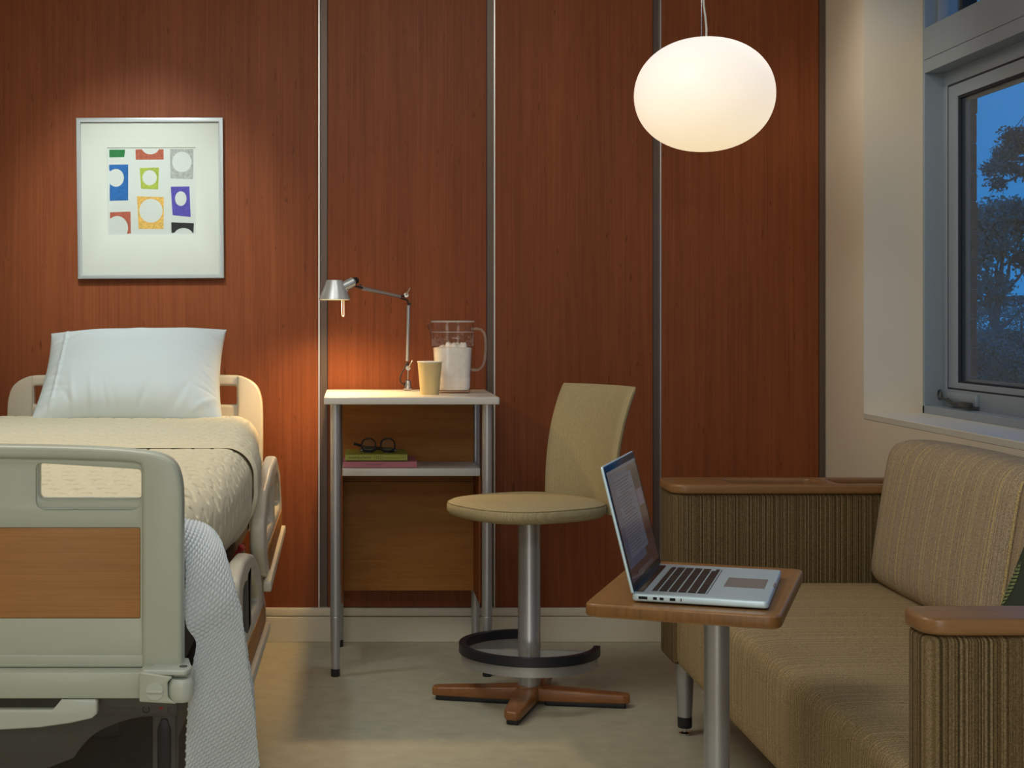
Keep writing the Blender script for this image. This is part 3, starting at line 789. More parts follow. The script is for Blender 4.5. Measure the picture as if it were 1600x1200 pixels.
mt = cushion((BXC - .455, 3.17, .622), (BXC + .455, 5.54, .845), .07, 14)
for v in mt.verts:
    if v.co.z > .75: v.co.z += float(zmat(v.co.y)) - .848 - .008
    v.co.x = BXC + (v.co.x - BXC) * float((xedge(v.co.y) - BXC - .040) / .455)
mat_o = tag(obj('mattress', mt, M['sheet'], smooth=60), 'thick mattress in a cream fitted sheet lying on the bed deck under the covers', 'mattress')

def coverlet_grid(y0, y1, ny, ns, hem, off, edge):
    Y, S = np.meshgrid(np.linspace(y0, y1, ny), np.linspace(0, 1, ns), indexing='ij')
    X, Z, d = cross(Y, S, hem, off)
    hemw = .010 * wob(Y * 9, S * 3, 1, 4)
    P = np.stack([X, Y, Z + hemw * (np.abs(S - .5) > .42)], 2)
    n = normals_of(P); n *= np.sign(n[ny // 2, ns // 2, 2])
    # matelasse: rippled rows, broken into short puffs
    v = Y / .046 + .55 * wob(d * 14, Y * 5, 1.0, 1) + .35 * wob(d * 5, Y * 3, 1.0, 2)
    row = np.floor(v)
    groove = np.exp(-(np.abs(np.sin(PI * v)) / .26) ** 2)
    rl = np.floor(v + .5)
    dash = np.clip(.5 + 1.6 * np.sin(d / .030 * PI + 2.4 * np.sin(rl * 12.9) + 1.2 * wob(d * 18, Y * 6, 1, 3)), .12, 1)
    cell = np.exp(-(np.abs(np.sin(PI * (d / .052 + .5 * (row % 2) + .3 * wob(d * 20, Y * 8, 1, 5)))) / .2) ** 2)
    h = .003 - .0215 * groove * dash - .003 * cell * (1 - groove) + .0035 * wob(d * 9, Y * 7, 1, 9) + .0010 * wob(d * 40, Y * 16, 1, 10)
    h = h * (.26 + .74 * np.clip((n[..., 2] - .35) / .62, 0, 1) ** 1.5)
    if edge:
        k = np.clip((Y - y0) / .012, 0, 1); h = h * k - (1 - k) * .009
    P = P + n * h[..., None]
    return grid_mesh('coverlet', P)

cvo = tag(obj('coverlet', coverlet_grid(3.165, 4.20, 320, 430, .628, .020, False), M['coverlet'], smooth=80),
          'cream rippled cotton coverlet spread over the mattress and turned back below the pillow', 'bedspread')
fold = obj('folded_top', coverlet_grid(4.06, 5.17, 340, 430, .655, .034, True), M['coverlet'], cvo, smooth=80)

# white quilt draped over the right foot corner
far = np.array([(-.60, 3.34, .800), at(280, 811, 3.36), at(318, 817, 3.33), at(341, 836, 3.28), at(357, 880, 3.255), at(369, 930, 3.26), at(379.5, 987, 3.27), at(388, 1035, 3.29), at(395.5, 1075, 3.31), at(398.5, 1112, 3.33), at(399, 1147, 3.34)])
near = np.array([(-.60, 3.17, .790), at(275, 846, 3.175), at(288, 872, 3.185), at(290, 905, 3.18), at(288, 945, 3.175), at(292, 980, 3.175), at(306, 1003, 3.19), at(302, 1035, 3.19), at(295, 1095, 3.185), at(292, 1160, 3.185), at(291, 1262, 3.19)])
def spline(A, n):
    seg = np.linalg.norm(np.diff(A, axis=0), axis=1); t = np.concatenate([[0], np.cumsum(seg)]); t /= t[-1]
    u = np.linspace(0, 1, n); out = np.zeros((n, 3)); m = np.gradient(A, t, axis=0)
    i = np.clip(np.searchsorted(t, u, 'right') - 1, 0, len(t) - 2); h = (t[i + 1] - t[i])[:, None]; x = ((u - t[i]) / (t[i + 1] - t[i]))[:, None]
    return (2 * x**3 - 3 * x**2 + 1) * A[i] + (x**3 - 2 * x**2 + x) * h * m[i] + (-2 * x**3 + 3 * x**2) * A[i + 1] + (x**3 - x**2) * h * m[i + 1]
NT, NS = 760, 310
fa, na = spline(far, NT), spline(near, NT)
S = np.linspace(0, 1, NS)[None, :, None]
T = np.linspace(0, 1, NT)[:, None, None]
P = na[:, None, :] * (1 - S) + fa[:, None, :] * S
bul = np.sin(PI * S) * np.clip((T - .22) / .3, 0, 1)
P[..., 0:1] += .042 * bul - .034 * np.clip((T - .45) / .55, 0, 1) * np.sin(2 * PI * S * 1.35 + .5) * np.sin(PI * np.clip(S * 1.02, 0, 1)) ** .6
P[..., 1:2] -= .020 * np.clip((T - .5) / .5, 0, 1) * np.sin(2 * PI * S * 1.25 + 1.2) * np.sin(PI * S) ** .6
P[..., 2:3] += .016 * np.sin(PI * S) * np.clip((T - .18) / .1, 0, 1) * (1 - np.clip((T - .3) / .2, 0, 1))
n = normals_of(P)
if n[NT // 2, NS // 2, 0] < 0: n = -n
# distances along the cloth for the puff pattern
dt = np.cumsum(np.concatenate([np.zeros((1, NS)), np.linalg.norm(np.diff(P, axis=0), axis=2)], 0), 0)
ds = np.cumsum(np.concatenate([np.zeros((NT, 1)), np.linalg.norm(np.diff(P, axis=1), axis=2)], 1), 1)
v = dt / .0088 + .35 * wob(ds * 30, dt * 12, 1, 21); row = np.floor(v)
u = ds / .0118 + .5 * (row % 2) + .25 * wob(ds * 14, dt * 30, 1, 22)
puff = (np.abs(np.sin(PI * v)) ** .6) * (np.abs(np.sin(PI * u)) ** .6)
P = P + n * (.0031 * puff + .004 * wob(ds * 22, dt * 16, 1, 23))[..., None]
tag(obj('quilt', grid_mesh('quilt', P), M['quilt'], smooth=80), 'white puffy stitched quilt draped over the right foot corner of the bed', 'blanket')

# pillow leaning on the headboard
BL, BR, TL, TR = at(46, 662, 5.10), at(349, 664, 5.10), at(80, 521, 5.40), at(354, 515, 5.40)
NU, NV = 200, 130
U, V = np.meshgrid(np.linspace(-1, 1, NU), np.linspace(-1, 1, NV), indexing='ij')
def bil(u, v):
    a, b = (u[..., None] + 1) / 2, (v[..., None] + 1) / 2
    return np.array(BL) * (1 - a) * (1 - b) + np.array(BR) * a * (1 - b) + np.array(TL) * (1 - a) * b + np.array(TR) * a * b
inx = 1 - .055 * (1 - V ** 2) ** 1.0; inz = 1 - .035 * (1 - U ** 2)
C = bil(U * inx, V * inz)
nn = np.cross(np.array(BR - BL), np.array(TL - BL)); nn /= np.linalg.norm(nn)
if nn[1] > 0: nn = -nn
prof = ((1 - np.abs(U) ** 2.6) * (1 - np.abs(V) ** 2.6)) ** .55
wr_ = np.exp(-((np.abs(V) - .82) / .18) ** 2) + .9 * np.exp(-((np.abs(U) - .86) / .14) ** 2)
def pleat(u0, v0, ang, length, w_, a_):
    du, dv = U - u0, (V - v0) * .7
    l_ = du * math.cos(ang) + dv * math.sin(ang); c_ = -du * math.sin(ang) + dv * math.cos(ang)
    return a_ * np.exp(-(c_ / w_) ** 2) * np.exp(-(l_ / length) ** 2)
crs = np.zeros_like(U); pr_ = random.Random(4)
for k in range(13):                       # gathers rising from the bottom seam, fanning out
    u0 = -.8 + 1.65 * k / 12 + pr_.uniform(-.05, .05)
    crs += pleat(u0, -.80 + pr_.uniform(-.05, .08), PI / 2 - .75 * u0 + pr_.uniform(-.35, .35), pr_.uniform(.14, .30), pr_.uniform(.018, .034), pr_.uniform(-.008, .010))
for k in range(9):                        # creases off the open left end and the right seam
    v0 = -.8 + 1.6 * k / 8 + pr_.uniform(-.06, .06)
    crs += pleat(-.84, v0, pr_.uniform(-.5, .5), pr_.uniform(.08, .2), pr_.uniform(.02, .04), pr_.uniform(-.008, .008))
    crs += pleat(.90, v0, pr_.uniform(-.6, .6), pr_.uniform(.05, .14), pr_.uniform(.02, .03), pr_.uniform(-.006, .006))
for k in range(10):
    crs += pleat(pr_.uniform(-.7, .7), pr_.uniform(-.3, .95), pr_.uniform(-.5, .5), pr_.uniform(.15, .4), pr_.uniform(.02, .05), pr_.uniform(-.0025, .0025))
wrk = (.0035 * wob(U * 5, V * 4, 1.4, 33) + crs) * np.clip(prof * 1.8, 0, 1) + .006 * np.exp(-((U + .80) / .02) ** 2) * np.clip(prof * 2, 0, 1)
TH = .115
front = C + nn * ((TH * prof * (1 - .12 * V) + wrk)[..., None])
front[..., 2] -= .010 * (1 - prof) * (V < -.5) * 0
back = C - nn * ((.055 * prof)[..., None])
bm = B()
vf = [[bm.verts.new(front[i, j]) for j in range(NV)] for i in range(NU)]
vb = [[vf[i][j] if (i in (0, NU - 1) or j in (0, NV - 1)) else bm.verts.new(back[i, j]) for j in range(NV)] for i in range(NU)]
for i in range(NU - 1):
    for j in range(NV - 1):
        bm.faces.new((vf[i][j], vf[i + 1][j], vf[i + 1][j + 1], vf[i][j + 1]))
        bm.faces.new((vb[i][j], vb[i][j + 1], vb[i + 1][j + 1], vb[i + 1][j]))
tag(obj('pillow', bm, M['cotton'], smooth=80), 'plump white bed pillow leaning against the headboard', 'pillow')

# ------------------------------------------------------------------ framed print
AY = 5.724
ap = lambda px, py: (xa(px, AY), za(py, AY))
art = thing('framed_print', 'silver framed print of coloured rectangles and circles on a wide white mat', 'picture', (xa(235, AY), AY + .012, za(310, AY)))
oc = [ap(119, 184.3), ap(348, 183.8), ap(350, 434.6), ap(122, 435.8)]
ic = [ap(125.5, 191), ap(341.5, 190.5), ap(343, 428.5), ap(128, 429.5)]
obj('frame', plate([oc, ic], 'XZ', AY - .004, AY + .024, .0012, 1), mat('satin_silver_frame', (.42, .47, .48, 1), .42, .4), art)
obj('mat_board', plate([[ap(124, 189), ap(343, 188.5), ap(345, 430), ap(126, 431)], rpoly([ap(167, 230.5), ap(305, 230), ap(306, 366.5), ap(168.5, 367.5)], 0)], 'XZ', AY + .006, AY + .010, .0005, 1), mat('white_mat_board', (.80, .81, .76, 1), .9), art)
pr = obj('print_sheet', plate([[ap(160, 225), ap(312, 225), ap(312, 372), ap(160, 372)]], 'XZ', AY + .0100, AY + .012, .0003, 1), mat('print_paper', (.72, .75, .73, 1), .9), art)
z3 = lambda x, y: (100 + x / 4.0, 160 + y / 4.0)
def circ(cx, cy, rx, ry, a0=0, a1=360, n=28):
    return [z3(cx + rx * math.cos(math.radians(t)), cy + ry * math.sin(math.radians(t))) for t in np.linspace(a0, a1, n, endpoint=(a1 - a0 != 360))]
q3 = lambda pts: [z3(*p) for p in pts]
shapes = [
    ('green_shape', (.03, .22, .07), q3([(280, 294), (380, 293), (374, 340), (281, 342)]), None),
    ('red_shape', (.50, .13, .08), q3([(444, 292), (484, 291)]) + list(reversed(circ(538, 270, 58, 53, 22, 158)))  + q3([(600, 291), (620, 291), (621, 356), (446, 357)]), None),
    ('grey_shape', (.47, .48, .47), q3([(660, 290), (808, 289), (806, 478), (664, 474)]), circ(735, 370, 61, 64)),
    ('blue_shape', (.02, .15, .48), q3([(279, 388), (399, 386), (399, 611), (283, 614), (283, 524)]) + list(reversed(circ(322, 470, 50, 56, -135, 140))) + q3([(280, 420)]), None),
    ('lime_shape', (.43, .52, .08), q3([(471, 408), (592, 406), (586, 542), (480, 538)]), circ(533, 469, 45, 48)),
    ('violet_shape', (.10, .08, .45), q3([(665, 525), (782, 524), (790, 715), (677, 704)]), circ(728, 600, 36, 46)),
    ('yellow_shape', (.80, .48, .12), q3([(454, 585), (622, 591), (620, 790), (464, 790)]), circ(541, 676, 73, 75)),
    ('rust_shape', (.46, .11, .07), q3([(284, 686), (413, 681), (415, 818), (388, 820)]) + list(reversed(circ(330, 785, 68, 76, -128, 28))) + q3([(284, 722)]), None),
    ('black_shape', (.020, .022, .028), q3([(668, 748), (810, 754), (808, 815), (798, 815)]) + list(reversed(circ(745, 836, 62, 52, -155, -25))) + q3([(670, 815)]), None),
]
for nm, c, out, ho_ in shapes:
    lp = [[ap(*p) for p in out]] + ([[ap(*p) for p in ho_]] if ho_ else [])
    obj(nm, plate(lp, 'XZ', AY + .0096, AY + .0101, .00005, 0), mat('ink_' + nm, c + (1,), .9, noise=.22, nscale=130), pr, smooth=0)
obj('glazing', bx((oc[0][0] + .01, AY + .0035, oc[2][1] + .012), (oc[1][0] - .008, AY + .0045, oc[0][1] - .01)), clear('picture_glass', (.97, .99, .98, 1), .03), art, smooth=0)

# ------------------------------------------------------------------ standing-height desk with shelf
DZ = .95
DY0, DY1 = 5.14, 5.715
desk = thing('bedside_desk', 'tall narrow desk with white top, white shelf, wood back and silver legs', 'desk', (.2, 5.43, 0))
dx0, dx1 = xa(506, DY0), xa(781, DY0)
obj('desk_top', plate([rpoly([(dx0, DY0), (dx1, DY0), (dx1, DY1), (dx0, DY1)], .008, 3)], 'XY', DZ - .0245, DZ, .003, 2), M['white'], desk)
for i, (lx, ly) in enumerate([(xa(524, 5.19), 5.19), (xa(761, 5.19), 5.19), (xa(530, 5.66), 5.66), (xa(743, 5.66), 5.66)]):
    lg = B(); zj = .205
    prf = [(0, DZ - .024), (.0175, DZ - .024), (.0175, zj + .001), (.0165, zj), (.0165, zj - .002), (.0172, zj - .003), (.0145, .026), (0, .026)]
    l_ = obj('leg', lathe(B(), [(r, z) for r, z in reversed(prf)], (lx, ly, 0), 28), M['silver'], desk)
    obj('rubber_foot', lathe(B(), [(0, 0), (.0145, 0), (.0155, .004), (.0155, .026), (0, .026)], (lx, ly, 0), 24), M['black'], l_)
px0, px1 = xa(535.5, 5.6), xa(740, 5.6)
obj('back_panel', bx((px0, 5.60, za(922, 5.6)), (px1, 5.615, DZ - .024), .001, 1), M['deskwood'], desk)
obj('lower_panel', bx((px0 + .001, 5.588, za(922, 5.6)), (px1 - .001, 5.601, .618), .001, 1), M['deskwood'], desk)
for x in (px0 - .004, px1 - .002):
    obj('side_panel', bx((x, 5.34, za(922, 5.6)), (x + .006, 5.60, .665), .001, 1), M['panel'], desk)
obj('shelf', bx((xa(535, 5.35), 5.345, .664), (xa(750, 5.35), 5.60, .691), .002, 2), M['white'], desk)
gm = B(); lathe(gm, [(0, DZ + .0002), (.030, DZ + .0002), (.031, DZ + .001), (.030, DZ + .0022), (0, DZ + .0022)], (xa(645, 5.62), 5.615, 0), 32)
obj('grommet_cap', gm, M['white'], desk)
hk = B(); tube(hk, [(xa(642, 5.2) + .012 * math.cos(t), 5.22, DZ - .0245 - .004 * math.sin(t)) for t in np.linspace(0, PI, 9)], .002, 8)
obj('cable_clip', hk, M['black'], desk)

# books and spectacles on the shelf
def book(name, label, x0, x1, y0, y1, z0, z1, m):
    b = thing(name, label, 'book', ((x0 + x1) / 2, (y0 + y1) / 2, z0))
    c = B(); t = .0022
    box(c, (x0, y0, z0), (x1, y0 + t, z1), .0006, 1); box(c, (x0, y0, z0), (x1, y1, z0 + t), .0006, 1); box(c, (x0, y0, z1 - t), (x1, y1, z1), .0006, 1)
    obj('cover', c, m, b)
    obj('pages', bx((x0 + .004, y0 + t, z0 + t), (x1 - .004, y1 - .005, z1 - t)), M['paper'], b, smooth=0)
    return b
bz0 = .6912; bp_t = .0245
pb = book('book', 'pink hardback lying flat on the desk shelf under the green book', xa(536, 5.36), xa(651.5, 5.36), 5.356, 5.545, bz0, bz0 + bp_t, M['pink'])
gz0 = bz0 + bp_t + .0003; gt = .0255
gb = book('book', 'lime green book lying on the pink book, black spectacles resting on it', xa(539.5, 5.36), xa(636.5, 5.36), 5.352, 5.535, gz0, gz0 + gt, M['green'])
def spine_text(parent, s, size, px, yface, zc, width=1.0, m=M['ink'], name='spine_lettering'):
    t = text_mesh(s, size, .0002)
    zs = [v.co.y for v in t.verts]; mid = (min(zs) + max(zs)) / 2
    for v in t.verts: v.co = (px + v.co.x * width, yface - .0003 + v.co.z * .2, zc + v.co.y - mid)
    return obj(name, t, m, parent, smooth=0)
gzc = gz0 + gt * .45
spine_text(gb, 'Growing a Farmer', .0125, xa(544.5, 5.352), 5.352, gzc, .86)
spine_text(gb, 'Kurt Timmermeister', .0072, xa(600, 5.352), 5.352, gzc, .95)
spine_text(gb, 'N', .009, xa(628, 5.352), 5.352, gzc)
st = B()
for px in (585, 588, 591, 594, 597): box(st, (xa(px, 5.352), 5.3515, gz0 + .006), (xa(px + .6, 5.352), 5.353, gz0 + .0185))
obj('spine_bars', st, M['greend'], gb, smooth=0)
bd = B(); zA, zB, xA, xB = gz0 + .0022, gz0 + .0222, xa(542.5, 5.352), xa(633, 5.352)
for lo, hi in (((xA, zA), (xB, zA + .0006)), ((xA, zB), (xB, zB + .0006)), ((xA, zA), (xA + .0006, zB)), ((xB, zA), (xB + .0006, zB))):
    box(bd, (lo[0], 5.3515, lo[1]), (hi[0], 5.353, hi[1]))
obj('spine_border', bd, M['greend'], gb, smooth=0)
spine_text(pb, 'LACTOR B. AN NA', .0066, xa(572, 5.356), 5.356, bz0 + bp_t * .5, 1.05)

gl = thing('spectacles', 'black thick-rimmed spectacles lying upside down on the lime green book', 'glasses', (xa(585, 5.42), 5.42, gz0 + gt))
gzz = gz0 + gt
def rim(cx, tilt):
    pts = []
    for t in np.linspace(0, 2 * PI, 30, endpoint=False):
        a, b_ = math.cos(t), math.sin(t)
        x = .0245 * math.copysign(abs(a) ** .8, a); z = .0225 * math.copysign(abs(b_) ** .8, b_)
        x *= 1 + (.10 if b_ < 0 else -.06) * abs(b_)
        pts.append(Vector((cx + x, 5.405 + tilt * z - .012 * (cx - xa(585, 5.4)) , gzz + .0258 + z)))
    return pts
rb = B(); cxs = [xa(576, 5.4), xa(606, 5.4)]
for c in cxs:
    ps = rim(c, .35)
    tube(rb, ps, [.0027 + .0022 * max(0, -math.sin(2 * PI * i / 30)) for i in range(30)], 8, closed=True)
y0 = 5.402
tube(rb, [(cxs[0] + .021, y0, gzz + .011), ((cxs[0] + cxs[1]) / 2, y0 - .004, gzz + .0155), (cxs[1] - .021, y0, gzz + .011)], .0036, 8)
for s, c in ((-1, cxs[0]), (1, cxs[1])):
    box(rb, (c + s * .0255 - .005, y0 - .006, gzz + .003), (c + s * .0255 + .005, y0 + .004, gzz + .013), .002, 1)
obj('rims', rb, M['acetate'], gl)
for c in cxs:
    ln = B(); ps = rim(c, .35); ln.faces.new([ln.verts.new(p) for p in ps])
    obj('lens', ln, M['lens'], gl, smooth=0)
for pts in ([(cxs[0] - .0275, y0, gzz + .008), (cxs[0] - .022, 5.42, gzz + .010), (cxs[1] - .03, 5.428, gzz + .011), (cxs[1] + .01, 5.430, gzz + .006)],
            [(cxs[1] + .0275, y0, gzz + .008), (cxs[1] + .018, 5.434, gzz + .010), (cxs[0] - .01, 5.452, gzz + .016), (cxs[0] - .052, 5.46, gzz + .026)]):
    tb = B(); tube(tb, pts, [1, 1, 1, 1.2], 8, flat=(.0016, .0042, (0, 0, 1)))
    obj('temple', tb, M['acetate'], gl)

# paper cup
CYc = 5.325; cc = (xa(671.5, CYc), CYc, DZ)
cup = thing('paper_cup', 'tan paper cup with a white inside on the desk before the pitcher', 'cup', cc)
cr_ = lambda r, z: (r, z)
obj('wall', lathe(B(), [(0, .004), (.0305, .004), (.0312, 0), (.0325, 0), (.0425, .114), (.0415, .114), (.0315, .0045), (0, .0045)], cc, 44), M['cup'], cup)
obj('rim', lathe(B(), [(.0412, .112), (.0435, .1125), (.0445, .1145), (.0435, .1165), (.0412, .1168)] + [(.0405, .1150), (.0412, .112)], cc, 44), M['cupin'], cup)
obj('lining', lathe(B(), [(.0412, .113), (.031, .006), (0, .006)], cc, 44), M['cupin'], cup)

# ice water pitcher
PY = 5.45; pc = (xa(707, PY), PY, DZ)
pit = thing('water_pitcher', 'clear plastic pitcher filled with cloudy iced water on the desk', 'pitcher', pc)
def rr_lathe(prof, c, n=56, e=3.2, depth=.86):
    bm = B(); rings = []
    for r, z in prof:
        if r < 1e-6: rings.append([bm.verts.new((c[0], c[1], c[2] + z))]); continue
        ring = []
        for k in range(n):
            t = 2 * PI * k / n; a, b_ = math.cos(t), math.sin(t)
            ring.append(bm.verts.new((c[0] + r * math.copysign(abs(a) ** (2 / e), a), c[1] + depth * r * math.copysign(abs(b_) ** (2 / e), b_), c[2] + z)))
        rings.append(ring)
    for a, b_ in zip(rings, rings[1:]):
        m = max(len(a), len(b_))
        for k in range(m):
            k2 = (k + 1) % m
            if len(a) == 1: bm.faces.new((a[0], b_[k], b_[k2]))
            elif len(b_) == 1: bm.faces.new((a[k], a[k2], b_[0]))
            else: bm.faces.new((a[k], a[k2], b_[k2], b_[k]))
    return bm
R0, R1, PH = .0635, .0765, .257
rad = lambda z: R0 + (R1 - R0) * z / PH
body = rr_lathe([(0, .0005), (R0 - .004, .0005), (R0, .004)] + [(rad(z), z) for z in (.007, .010, .06, .12, .18, .215)] + [(rad(.217) + .0012, .217), (rad(.22), .2205), (rad(.24), .24), (rad(PH) + .001, PH), (rad(PH) - .003, PH), (rad(.2) - .003, .2), (rad(.1) - .003, .1), (R0 - .003, .008), (0, .008)], pc)
for v in body.verts:                                   # pull a spout out on the left of the rim
    dx, dy, dz = v.co.x - pc[0], v.co.y - pc[1], v.co.z - pc[2]
    if dz > .195 and dx < 0 and abs(dy) < .03:
        k = (dz - .195) / (PH - .195) * max(0, 1 - (abs(dy) / .03)) ; v.co.x -= .021 * k ** 1.3; v.co.z -= .006 * k
bo = obj('pitcher_body', body, M['plasticclear'], pit, smooth=50)
obj('rim_band', rr_lathe([(rad(.2515) + .001, .2515), (rad(.2515) + .0028, .252), (rad(PH) + .0028, PH), (rad(PH) - .002, PH + .0012), (rad(PH) - .003, PH - .002)], pc), mat('frosted_rim', (.80, .74, .68, 1), .25, trans=.6), pit, smooth=50)
obj('level_line', rr_lathe([(rad(.217) + .0002, .2158), (rad(.217) + .0018, .2164), (rad(.217) + .0018, .2176), (rad(.217) + .0002, .2182)], pc), bpy.data.materials['frosted_rim'], pit, smooth=50)
ice, n_, l_2, b_2 = new_mat('cloudy_ice_water')
b_2.inputs['Base Color'].default_value = (.80, .74, .64, 1); b_2.inputs['Roughness'].default_value = .45
b_2.inputs['Subsurface Weight'].default_value = .0; b_2.inputs['Subsurface Radius'].default_value = (.03, .025, .02); b_2.inputs['Subsurface Scale'].default_value = .5
tcx = n_.new('ShaderNodeTexCoord'); nzx = n_.new('ShaderNodeTexNoise'); nzx.inputs['Scale'].default_value = 55; nzx.inputs['Detail'].default_value = 6
l_2.new(tcx.outputs['Object'], nzx.inputs['Vector']); rx = n_.new('ShaderNodeValToRGB')
rx.color_ramp.elements[0].position = .35; rx.color_ramp.elements[0].color = (.93, .84, .74, 1); rx.color_ramp.elements[1].position = .62; rx.color_ramp.elements[1].color = (.98, .92, .85, 1)
l_2.new(nzx.outputs['Fac'], rx.inputs[0]); l_2.new(rx.outputs[0], b_2.inputs['Base Color'])
water = rr_lathe([(0, .012), (R0 - .006, .012), (rad(.03) - .0034, .02), (rad(.08) - .0034, .08), (rad(.16) - .0034, .160), (rad(.16) - .006, .1615), (rad(.1) * .6, .165), (0, .166)], pc)
wo_ = obj('iced_water', water, ice, pit, smooth=50)
frost = B()
for i in range(16):                                    # ice lumps breaking the surface
    a = random.uniform(0, 2 * PI); q = random.uniform(0, .042)
    c = Vector((pc[0] + q * math.cos(a) * 1.2, pc[1] + q * math.sin(a), pc[2] + .166 + random.uniform(-.006, .003)))
    r_ = bmesh.ops.create_icosphere(frost, subdivisions=2, radius=random.uniform(.011, .017))
    for v in r_['verts']: v.co = c + v.co * random.uniform(.8, 1.1)
obj('ice', frost, ice, pit, smooth=60)['kind'] = 'stuff'
drop = B()
for i in range(520):                                   # condensation above the waterline
    z = .168 + abs(random.gauss(0, .022))
    if z > .25: continue
    a = random.uniform(0, 2 * PI); ca, sa = math.cos(a), math.sin(a); e = 2 / 3.2
    c = Vector((pc[0] + (rad(z) + .0004) * math.copysign(abs(ca) ** e, ca), pc[1] + .86 * (rad(z) + .0004) * math.copysign(abs(sa) ** e, sa), pc[2] + z))
    r_ = bmesh.ops.create_icosphere(drop, subdivisions=1, radius=random.uniform(.0004, .0009))
    for v in r_['verts']: v.co = c + Vector((v.co.x, v.co.y * .8, v.co.z * random.uniform(1, 2.2)))
obj('condensation', drop, mat('water_drop', (.9, .88, .85, 1), .05, trans=.5), pit)['kind'] = 'stuff'
hx = lambda px: xa(px, PY); hz = lambda py: za(py, PY)
hd = B(); tube(hd, [(hx(736), PY, hz(514)), (hx(744), PY, hz(513.5)), (hx(751), PY, hz(514.5)), (hx(756), PY, hz(519)), (hx(758.5), PY, hz(528)), (hx(759), PY, hz(545)), (hx(757.5), PY, hz(562)), (hx(755), PY, hz(571)), (hx(750), PY, hz(576.5)), (hx(743), PY, hz(578)), (hx(735), PY, hz(577))], 1.0, 14, flat=(.0062, .010, (0, 1, 0)))
obj('handle', hd, clear('clear_handle', (.95, .93, .91, 1), .30, .10), pit)

# ------------------------------------------------------------------ desk lamp
TY = 5.60
SY_ = 5.41                              # the upper arm swings forward from the elbow: the shade hangs over the desk
def tp(px, py):
    t = min(1, max(0, (634 - px) / (634 - 548))); y = TY + (SY_ - TY) * t
    return at(px, py, y)
lampbase = Vector((xa(637, TY), TY, DZ))
lamp = thing('desk_lamp', 'silver jointed-arm desk lamp with a conical shade shining over the desk', 'lamp', lampbase)
bm = B(); lathe(bm, [(0, .0025), (.0165, .0025), (.0170, .004), (.0135, .022), (.0125, .038), (.0085, .041), (0, .041)], lampbase, 32)
obj('base', bm, M['steel'], lamp)
bm = B(); cyl(bm, lampbase + Vector((0, 0, .03)), tp(637.5, 572), .0028, seg=12)
obj('pin', bm, M['steel'], lamp)
def joint(c, name, d):
    b = B(); cyl(b, c + Vector((0, -.010, 0)), c + Vector((0, .010, 0)), .0085, seg=20)
    j = obj(name, b, M['steel'], lamp)
    w = B(); tube(w, [c + Vector((0, -.012, 0)), c + Vector((d[0] * .5, -.014, d[1] * .5)), c + Vector((d[0], -.014, d[1]))], [.0045, .003, .0022], 10)
    obj('wing_screw', w, M['steel'], j)
joint(tp(637.5, 575), 'lower_joint', (.016, .028))
joint(tp(634.5, 461), 'upper_joint', (.014, .026))
bm = B(); cyl(bm, tp(636.5, 564), tp(638.3, 477), .0062, seg=18); obj('lower_arm', bm, M['silver'], lamp)
for a, b_ in (((636.5, 566), (637, 572)), ((638.3, 478), (638.5, 474)), ((625, 463), (634.5, 462)), ((554, 447), (566, 450.5))):
    obj('arm_collar', tube(B(), [tp(*a), tp(*b_)], .0042, 10), M['black'], lamp)
bm = B(); cyl(bm, tp(566, 450.5), tp(625, 463.5), .0066, .0062, seg=18); obj('upper_arm', bm, M['silver'], lamp)
for a, b_ in (((566, 447.5), (628, 458)), ((566, 453.5), (625, 465.5))):
    bm = B(); cyl(bm, tp(*a) + Vector((0, -.007, 0)), tp(*b_) + Vector((0, -.007, 0)), .0008, seg=6); obj('tension_wire', bm, M['steel'], lamp)
for a, r_, w_ in (((641, 474.5), .0045, .008), ((563, 446), .0045, .008), ((550, 442), .0045, .012)):
    obj('arm_pivot', cyl(B(), tp(*a) + Vector((0, -w_, 0)), tp(*a) + Vector((0, w_, 0)), r_, seg=14), M['black'], lamp)
obj('upper_cord', tube(B(), [tp(622, 464), tp(630, 467), tp(636, 469), tp(638, 474), tp(638, 480)], .003, 8), M['black'], lamp)
obj('lower_cord', tube(B(), [tp(637, 566), tp(634, 570), tp(631.5, 577), tp(627, 584), tp(625, 592), tp(626, 597), tp(631, 600), tp(634, 606)], .0026, 8), M['black'], lamp)
S0, S1 = tp(522.5, 437.5), tp(522.8, 467.5)
shz = (S0.z - S1.z)
bm = lathe(B(), [(0, shz), (.0252, shz), (.0286, shz - .001), (.0557, .002), (.0562, 0), (.0547, 0), (.0276, shz - .004), (0, shz - .004)], (S1.x, SY_, S1.z), 48)
shade_ = obj('shade', bm, mat('silver_lamp_shade', (.60, .64, .66, 1), .35, .55), lamp)
obj('shade_lining', lathe(B(), [(.0542, -.0022), (.0550, -.0022), (.0550, .0005), (.0274, shz - .0045), (0, shz - .0045), (0, shz - .0055), (.0266, shz - .0055)], (S1.x, SY_, S1.z), 48), mat('white_enamel_lining', (.85, .82, .75, 1), .4), shade_)
bm = B(); cyl(bm, tp(536, 448), tp(552, 440), .0165, .0175, seg=28); tube(bm, [tp(551, 440.4), tp(553, 439.5)], .013, 24); obj('socket', bm, mat('silver_lamp_socket', (.55, .58, .60, 1), .35, .6), lamp)
bm = B(); cyl(bm, tp(552, 440), tp(557, 437.5), .0150, .012, seg=24); obj('socket_cap', bm, M['black'], lamp)
bm = B(); tube(bm, [tp(545, 452), tp(548, 450), tp(554, 447)], .0028, 8); tube(bm, [tp(543, 455), tp(545, 450)], .002, 8); obj('shade_fork', bm, M['steel'], lamp)
bm = B(); hp_ = [tp(534, 462), tp(534.2, 490), tp(534.8, 493.5), tp(536, 494.5), tp(537.2, 493.5), tp(537.6, 490), tp(537.6, 462)]
